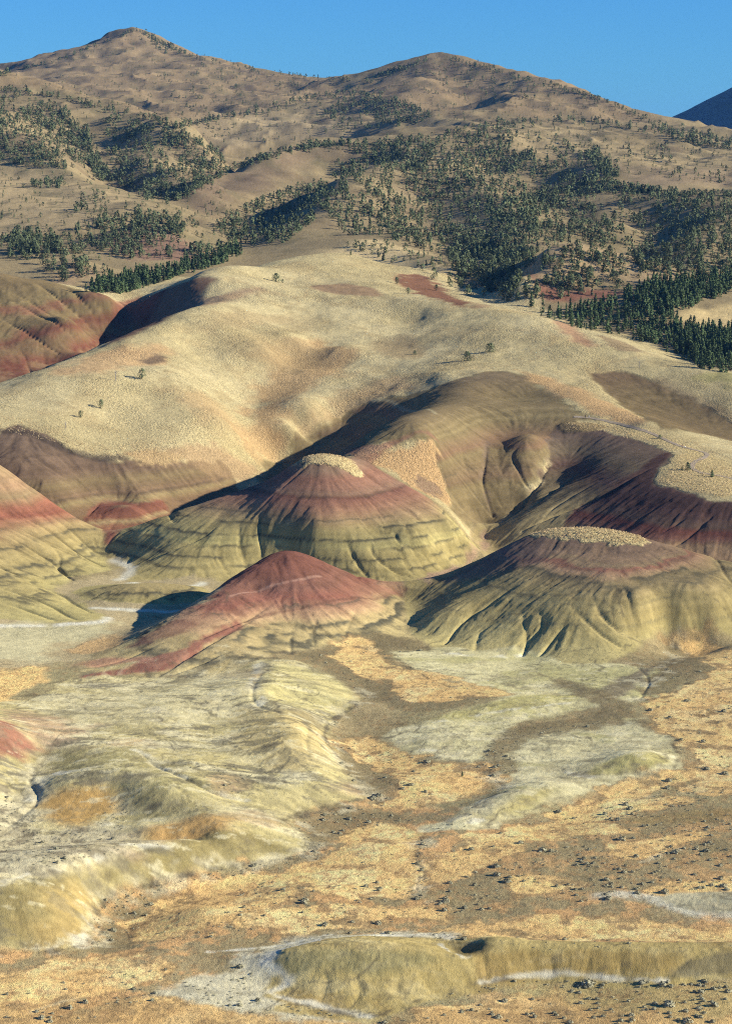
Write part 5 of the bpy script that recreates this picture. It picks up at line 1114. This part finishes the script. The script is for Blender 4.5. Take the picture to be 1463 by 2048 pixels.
# dead trees
def dead_tree(px, py, hpx, label):
    u, Y, z = at(px, py); h = hpx * Y * S / FOC; rg = random.Random(px)
    e = link('dead_tree', None); e.location = (u * Y * S, Y * S, z * S - .02); tag(e, label, 'tree')
    me = mesh_from('trunk', *tube([(0, 0, -.1, .07 * h * .5), (.02 * h, 0, h * .5, .05 * h * .5), (0, .02 * h, h, .015 * h)]), M_DEAD); link('trunk', me, e)
    for k in range(7):
        a = rg.uniform(0, 6.28); zz = h * rg.uniform(.25, .8); L_ = h * rg.uniform(.2, .42)
        x, y = math.cos(a) * L_, math.sin(a) * L_
        link('branch', mesh_from('branch', *tube([(0, 0, zz, .02 * h), (x * .5, y * .5, zz + .10 * h, .014 * h), (x, y, zz + .22 * h, .005 * h)], 4), M_DEAD), e)
dead_tree(231, 761, 20, 'bare grey dead tree on the golden plateau beside the brown banks')
dead_tree(131, 856, 14, 'bare grey snag near the lower lip of the golden plateau')
dead_tree(1278, 735, 16, 'bare grey dead tree on the grass tongue above the smooth olive slope')
# sagebrush of the valley floor
SGM = [mesh_from('sagebrush', *leafcloud(random.Random(120 + i), 120, 'dome', .75, 2.1, .21), M_SAGE) for i in range(5)]
SGF = [leafcloud(random.Random(140 + i), 24, 'dome', .7, 2.4, .28) for i in range(6)]
SG = []
def sage(P, zone, h=(.35, .8)):
    u, Y = cast(P[:, 0], P[:, 1], ZF); ok = ~np.isnan(Y) & (Y < 1100); u, Y = u[ok], Y[ok]; z = zat(u, Y, ZF)
    for i in range(len(u)): SG.append((u[i], Y[i], z[i], rnd.uniform(*h) * (1.6 if rnd.random() < .08 else rnd.uniform(.5, .95)), 's', zone))
for i, (poly, n_, zn, h) in enumerate((
    ([(1000, 1720), (1240, 1660), (1463, 1620), (1480, 1780), (1200, 1800), (900, 1830), (850, 1810), (900, 1760)], 420, 0, (.4, .85)), ([(520, 1760), (830, 1780), (900, 1830), (700, 1860), (420, 1880), (280, 1880)], 150, 0, (.35, .7)),
    ([(0, 1990), (300, 1930), (480, 1960), (330, 2000), (200, 2048), (0, 2048)], 60, 1, (.4, .8)), ([(760, 2048), (1000, 2000), (1160, 1968), (1463, 1960), (1463, 2048)], 130, 1, (.5, 1.1)), ([(330, 1990), (480, 1930), (520, 1960), (540, 2000), (740, 2040), (480, 2030)], 90, 1, (.3, .6)),
    ([(660, 1480), (800, 1500), (980, 1550), (930, 1600), (780, 1620), (740, 1600), (780, 1570), (700, 1520)], 90, 2, (.35, .75)), ([(600, 1640), (700, 1615), (830, 1640), (690, 1665), (640, 1690)], 90, 2, (.3, .6)), ([(200, 1805), (300, 1775), (310, 1800), (270, 1880), (190, 1900)], 90, 2, (.3, .6)),
    ([(-20, 1600), (70, 1580), (80, 1660), (240, 1660), (330, 1690), (200, 1710), (0, 1760)], 240, 3, (.25, .55)), ([(360, 1520), (480, 1530), (530, 1570), (480, 1590), (400, 1570)], 60, 3, (.3, .6)), ([(230, 1600), (260, 1610), (250, 1660), (130, 1680), (180, 1650)], 60, 3, (.25, .5)),
    ([(960, 1490), (1060, 1450), (1230, 1440), (1050, 1490), (1010, 1570), (960, 1540)], 110, 4, (.3, .6)), ([(1280, 1420), (1463, 1350), (1480, 1560), (1390, 1540)], 130, 4, (.35, .75)), ([(1200, 1590), (1400, 1545), (1480, 1600), (1250, 1650), (1050, 1650)], 150, 4, (.35, .7)),
    ([(600, 1310), (700, 1280), (860, 1300), (820, 1340), (1000, 1390), (900, 1415), (720, 1390)], 120, 5, (.3, .6)), ([(1270, 1330), (1400, 1290), (1463, 1310), (1463, 1345), (1300, 1400)], 70, 5, (.3, .6)), ([(700, 1660), (840, 1680), (840, 1780), (560, 1800), (520, 1760)], 50, 0, (.3, .6)), ([(860, 1780), (900, 1690), (1100, 1640), (1230, 1660), (1000, 1720)], 45, 0, (.3, .6)))):
    sage(scatter(poly, n_, .25, 200 + i), zn, h)
for i, q in enumerate(([(725, 1390), (665, 1440), (652, 1480), (690, 1530), (735, 1580), (755, 1610)], [(705, 1612), (600, 1648), (640, 1688), (580, 1716), (440, 1738), (300, 1772), (210, 1803), (190, 1835), (205, 1862), (180, 1890)], [(985, 1480), (958, 1530), (1000, 1565), (930, 1630), (850, 1658)], [(850, 1660), (835, 1720), (850, 1750), (830, 1800)], [(520, 1885), (700, 1862), (900, 1866), (1463, 1884)], [(820, 2010), (960, 1972), (1080, 1956), (1330, 1968), (1463, 1956)])):
    sage(along(q, (40, 90, 40, 60, 70, 50)[i], 9, 240 + i), 2, (.25, .55))
SL = [('low dark sagebrush on the brown and orange flat above the ochre scarp', 'sagebrush of the wide flat'), ('grey green sagebrush in front of the ochre scarp', 'sagebrush below the ochre scarp'), ('small dark sagebrush lining the dry wash', 'sagebrush along the washes'),
      ('small dark sagebrush on the pale crust between the ochre mounds', 'sagebrush among the ochre mounds'), ('low sagebrush on the flat beside the cream clay', 'sagebrush beside the cream clay flat'), ('low sagebrush on the brown mud at the foot of the painted hills', 'sagebrush at the foot of the hills')]
L = sorted(SG, key=lambda t: -t[3] / t[1])
for t in L[:290]:
    o = link('sagebrush', SGM[rnd.randrange(5)]); w_ = t[3] * rnd.uniform(.9, 1.3); o.location = (t[0] * t[1] * S, t[1] * S, t[2] * S - .03); o.scale = (w_, w_, t[3]); o.rotation_euler = (0, 0, rnd.uniform(0, 6))
    tag(o, ('big ' if t[3] > .95 else 'middle-sized ' if t[3] > .7 else 'little ') + SL[t[5]][0].replace('small ', ''), 'shrub', SL[t[5]][1])
farm(L[290:], SGF, 'sagebrush_scrub', M_SAGE, 'scattered small dark sagebrush over the valley floor', 'scrub')
# bunchgrass on the caps and along the edges of the grass
TG = [leafcloud(random.Random(160 + i), 10, 'dome', .8, .9, .2) for i in range(6)]
BG = []
def tufts(u, v, h=(.5, .95)):
    Y = np.exp(v); z = zat(u, Y, ZF)
    for i in range(len(u)): BG.append((u[i], Y[i], z[i], rnd.uniform(*h), 'g', 0))
def tufts_plan(pts, n_, seed):
    P = np.array(plan(pts)); g_ = np.random.default_rng(seed); q = np.stack([g_.uniform(P[:, 0].min(), P[:, 0].max(), n_ * 2), g_.uniform(P[:, 1].min(), P[:, 1].max(), n_ * 2)], 1)
    q = q[in_poly(q[:, 0], q[:, 1], [tuple(p) for p in P])][:n_]; tufts(q[:, 0], q[:, 1], (.5, .85))
tufts_plan([(602, 724), (640, 720), (690, 720), (714, 723), (710, 732), (650, 737), (606, 734)], 500, 1)
tufts_plan([(1056, 651), (1085, 645), (1140, 641), (1220, 638), (1270, 636), (1302, 641), (1270, 652), (1180, 658), (1090, 657)], 1500, 2)
def tufts_px(P, h=(.5, .95)):
    u, Y = cast(P[:, 0], P[:, 1], ZF); ok = ~np.isnan(Y); tufts(u[ok], np.log(Y[ok]), h)
tufts_px(scatter([(1300, 880), (1463, 940), (1480, 995), (1400, 988), (1310, 962), (1350, 910)], 1500, 0, 43), (.4, .8))
tufts_px(scatter([(1130, 845), (1220, 850), (1300, 880), (1290, 888), (1200, 862), (1130, 860)], 350, 0, 44), (.4, .8))
tufts_px(scatter([(-10, 830), (70, 840), (150, 880), (230, 890), (330, 880), (340, 905), (240, 915), (180, 912), (110, 885), (-10, 858)], 1100, 0, 45), (.4, .8))
tufts_px(scatter([(740, 905), (800, 890), (860, 882), (880, 930), (900, 1005), (850, 982), (790, 948), (745, 928)], 600, .2, 6), (.4, .7))
tufts_px(scatter([(-10, 790), (100, 745), (330, 690), (500, 650), (800, 640), (1100, 650), (1180, 730), (940, 745), (760, 790), (620, 800), (520, 900), (440, 890), (330, 890), (200, 880), (-10, 830)], 4000, .25, 47), (.35, .7))
farm(BG, TG, 'bunchgrass', M_GRASS, 'tufts of golden bunchgrass over the hill tops', 'grass')
# ------------------------------------------------------------------ trail, visitors, railing
M_PATH = mat('packed_gravel', (.31, .245, .165), .15, .6)
TRAIL = smooth_line([(1146, 834), (1180, 836), (1225, 845), (1270, 856), (1305, 868), (1340, 884), (1362, 893), (1390, 900), (1412, 907), (1408, 915), (1392, 922), (1384, 930), (1386, 938), (1404, 946), (1440, 952), (1475, 960)], 6)
V_, F_ = [], []
uT, YT = cast([p[0] for p in TRAIL], [p[1] for p in TRAIL], ZF)
C3 = np.stack([uT * YT, YT], 1)
C3 = C3[~np.isnan(C3[:, 1])]
for i in range(len(C3)):
    d = C3[min(i + 1, len(C3) - 1)] - C3[max(i - 1, 0)]; d = d / (np.hypot(*d) + 1e-6); nn = np.array([-d[1], d[0]])
    for k in range(5):
        w_ = (k / 4 - .5) * 1.6 * (1 + .12 * math.sin(i * 1.7 + k)); q = C3[i] + nn * w_
        zz = float(zat(np.array([q[0] / q[1]]), np.array([q[1]]), ZF)[0])
        V_.append((q[0] * S, q[1] * S, zz * S + .12))
for i in range(len(C3) - 1):
    for k in range(4): F_.append((i * 5 + k, i * 5 + k + 1, i * 5 + k + 6, i * 5 + k + 5))
tag(link('path', mesh_from('path', V_, F_, M_PATH)), 'grey gravel trail winding along the grass spur to the overlook', 'path', kind='structure')
def person(px, py, rz, label, shirt, pants, hair, arm):
    """one continuous skinned body with head, arms, hands and feet; clothes are material zones of it"""
    pts = [(0, 0, .95, .15), (0, 0, 1.15, .14), (0, 0, 1.36, .17), (0, 0, 1.5, .07), (0, .01, 1.60, .085), (0, .01, 1.70, .10),
           (.10, 0, .86, .10), (.11, .02, .48, .07), (.12, -.02, .09, .05), (.12, .12, .04, .045), (-.10, 0, .86, .10), (-.11, .04, .48, .07), (-.13, .02, .09, .05), (-.13, .16, .04, .045),
           (.20, 0, 1.40, .07), (.25, .02, 1.14, .05), (.24, .12, .90, .04), (.24, .16, .82, .035), (-.20, 0, 1.40, .07), (-.25, arm * .5, 1.14, .05), (-.22, arm, 1.14 + arm * .2, .04), (-.2, arm + .08, 1.16 + arm * .2, .035)]
    ed = [(0, 1), (1, 2), (2, 3), (3, 4), (4, 5), (0, 6), (6, 7), (7, 8), (8, 9), (0, 10), (10, 11), (11, 12), (12, 13), (2, 14), (14, 15), (15, 16), (16, 17), (2, 18), (18, 19), (19, 20), (20, 21)]
    me = bpy.data.meshes.new('person'); me.from_pydata([p[:3] for p in pts], ed, []); o = bpy.data.objects.new('person', me); scene.collection.objects.link(o)
    o.modifiers.new('skin', 'SKIN'); sk = me.skin_vertices[0].data
    for i, p in enumerate(pts): sk[i].radius = (p[3], p[3])
    sk[0].use_root = True
    o.modifiers.new('sub', 'SUBSURF').levels = 1
    dg = bpy.context.evaluated_depsgraph_get(); m2 = bpy.data.meshes.new_from_object(o.evaluated_get(dg)); o.modifiers.clear(); o.data = m2; m2.name = 'person'
    m2.materials.clear()
    for c in ((.45, .28, .20), shirt, pants, hair, (.05, .04, .04)): m2.materials.append(mat('cloth', c, .1, 8))
    for f in m2.polygons:
        c = f.center; z = c.z; f.use_smooth = True
        f.material_index = 4 if z < .07 else 2 if z < .97 and abs(c.x) < .2 else 1 if z < 1.48 and not (abs(c.x) > .2 and z < 1.0) else 3 if z > 1.66 or (z > 1.52 and c.y < -.02) else 0
    u, Y, z = at(px, py); o.location = (u * Y * S, Y * S, z * S + .1); o.rotation_euler = (0, 0, rz)
    tag(o, label, 'person'); return o
person(1170, 836, 2.4, 'person in dark clothes standing at the overlook beside the railing', (.03, .03, .045), (.03, .035, .05), (.04, .03, .02), .15)
person(1177, 837, 2.9, 'person in a white shirt standing at the overlook', (.8, .8, .78), (.10, .10, .12), (.07, .045, .03), .25)
person(1363, 896, .6, 'person in a dark red top walking on the trail', (.16, .03, .035), (.03, .03, .05), (.03, .02, .02), .2)
person(1369, 898, .4, 'person in a white top walking on the trail beside a companion', (.8, .78, .74), (.14, .13, .13), (.10, .06, .04), .3)
u, Y, z = at(1155, 836); e = link('railing', None); e.location = (u * Y * S, Y * S, z * S); tag(e, 'pale wooden railing at the tip of the overlook spur', 'railing')
M_RAIL = mat('weathered_rail', (.5, .45, .38), .15, 4)
def box(x0, x1, y0, y1, z0, z1): return [(x, y, z_) for z_ in (z0, z1) for (x, y) in ((x0, y0), (x1, y0), (x1, y1), (x0, y1))], [(0, 3, 2, 1), (4, 5, 6, 7), (0, 1, 5, 4), (1, 2, 6, 5), (2, 3, 7, 6), (3, 0, 4, 7)]
for k in range(3): link('post', mesh_from('post', *box(-1.7 + k * 1.65, -1.56 + k * 1.65, -.07, .07, -.6, 1.15), M_RAIL), e)
for k in range(2): link('rail', mesh_from('rail', *box(-1.8, 1.85, -.11, -.075, .55 + k * .42, .70 + k * .42), M_RAIL), e)
# ------------------------------------------------------------------ far mountain, plain
M_FAR_HAZED = mat('hazed_far_forest', (.012, .026, .040), .5, .02)  # blue of the distant air mixed into the forest colour
fx = np.linspace(1290, 1900, 110); fd = np.linspace(0, 1, 40)
crest = np.interp(fx, [1290, 1335, 1400, 1463, 1560, 1700, 1900], [262, 236, 205, 172, 128, 95, 80])
uF, rF = ray(fx, crest); Yc = 6500.0
V_, F_ = [], []
cz = HC + rF * Yc
for j, d in enumerate(fd):
    t = d * 2 - 1
    for i in range(len(fx)):
        x = uF[i] * Yc; y = Yc + t * 1500
        nz_ = float(fbm(np.array([x]), np.array([y]), 420, 4, 500)[0])
        zz = 40 + (cz[i] - 40) * (1 - abs(t) ** 1.15) + nz_ * 55 * min(1, abs(t) * 2.2) * (1 - abs(t))
        V_.append((x * S, y * S, (zz + 2.2 * float(vnoise(np.array([x / 25.0]), np.array([y / 25.0]), 7)[0])) * S))
n_ = len(fx)
for j in range(len(fd) - 1):
    for i in range(n_ - 1): F_.append((j * n_ + i, j * n_ + i + 1, (j + 1) * n_ + i + 1, (j + 1) * n_ + i))
me = mesh_from('mountain', V_, F_, M_FAR_HAZED)
for p in me.polygons: p.use_smooth = True
tag(link('mountain', me), 'distant dark blue forested mountain beyond the right shoulder', 'mountain', kind='structure')
M_PLAIN = mat('dry_plain', (.30, .24, .16), .2, .004)
R_ = 26000; PZ_ = -8 * S
tag(link('plain', mesh_from('plain', [(-R_, -R_, -8 * S), (R_, -R_, -8 * S), (R_, R_, -8 * S), (-R_, R_, -8 * S)], [(0, 1, 2, 3)], M_PLAIN)), 'dry plain stretching to the horizon around the hills', 'plain', kind='structure')

# ------------------------------------------------------------------ air
hz_m = bpy.data.materials.new('haze'); hz_m.use_nodes = True; hn = hz_m.node_tree.nodes; hn.clear()
pv = hn.new('ShaderNodeVolumePrincipled'); ho = hn.new('ShaderNodeOutputMaterial'); hz_m.node_tree.links.new(pv.outputs[0], ho.inputs['Volume'])
pv.inputs['Density'].default_value = 1.6e-5; pv.inputs['Color'].default_value = (.16, .46, 1.0, 1); pv.inputs['Anisotropy'].default_value = 0.0
bx = box(-27000, 27000, -27000, 27000, -14, 690)
hz = link('haze', mesh_from('haze', bx[0], bx[1], hz_m)); tag(hz, 'thin blue autumn haze over the hills and valley', 'haze', kind='stuff')
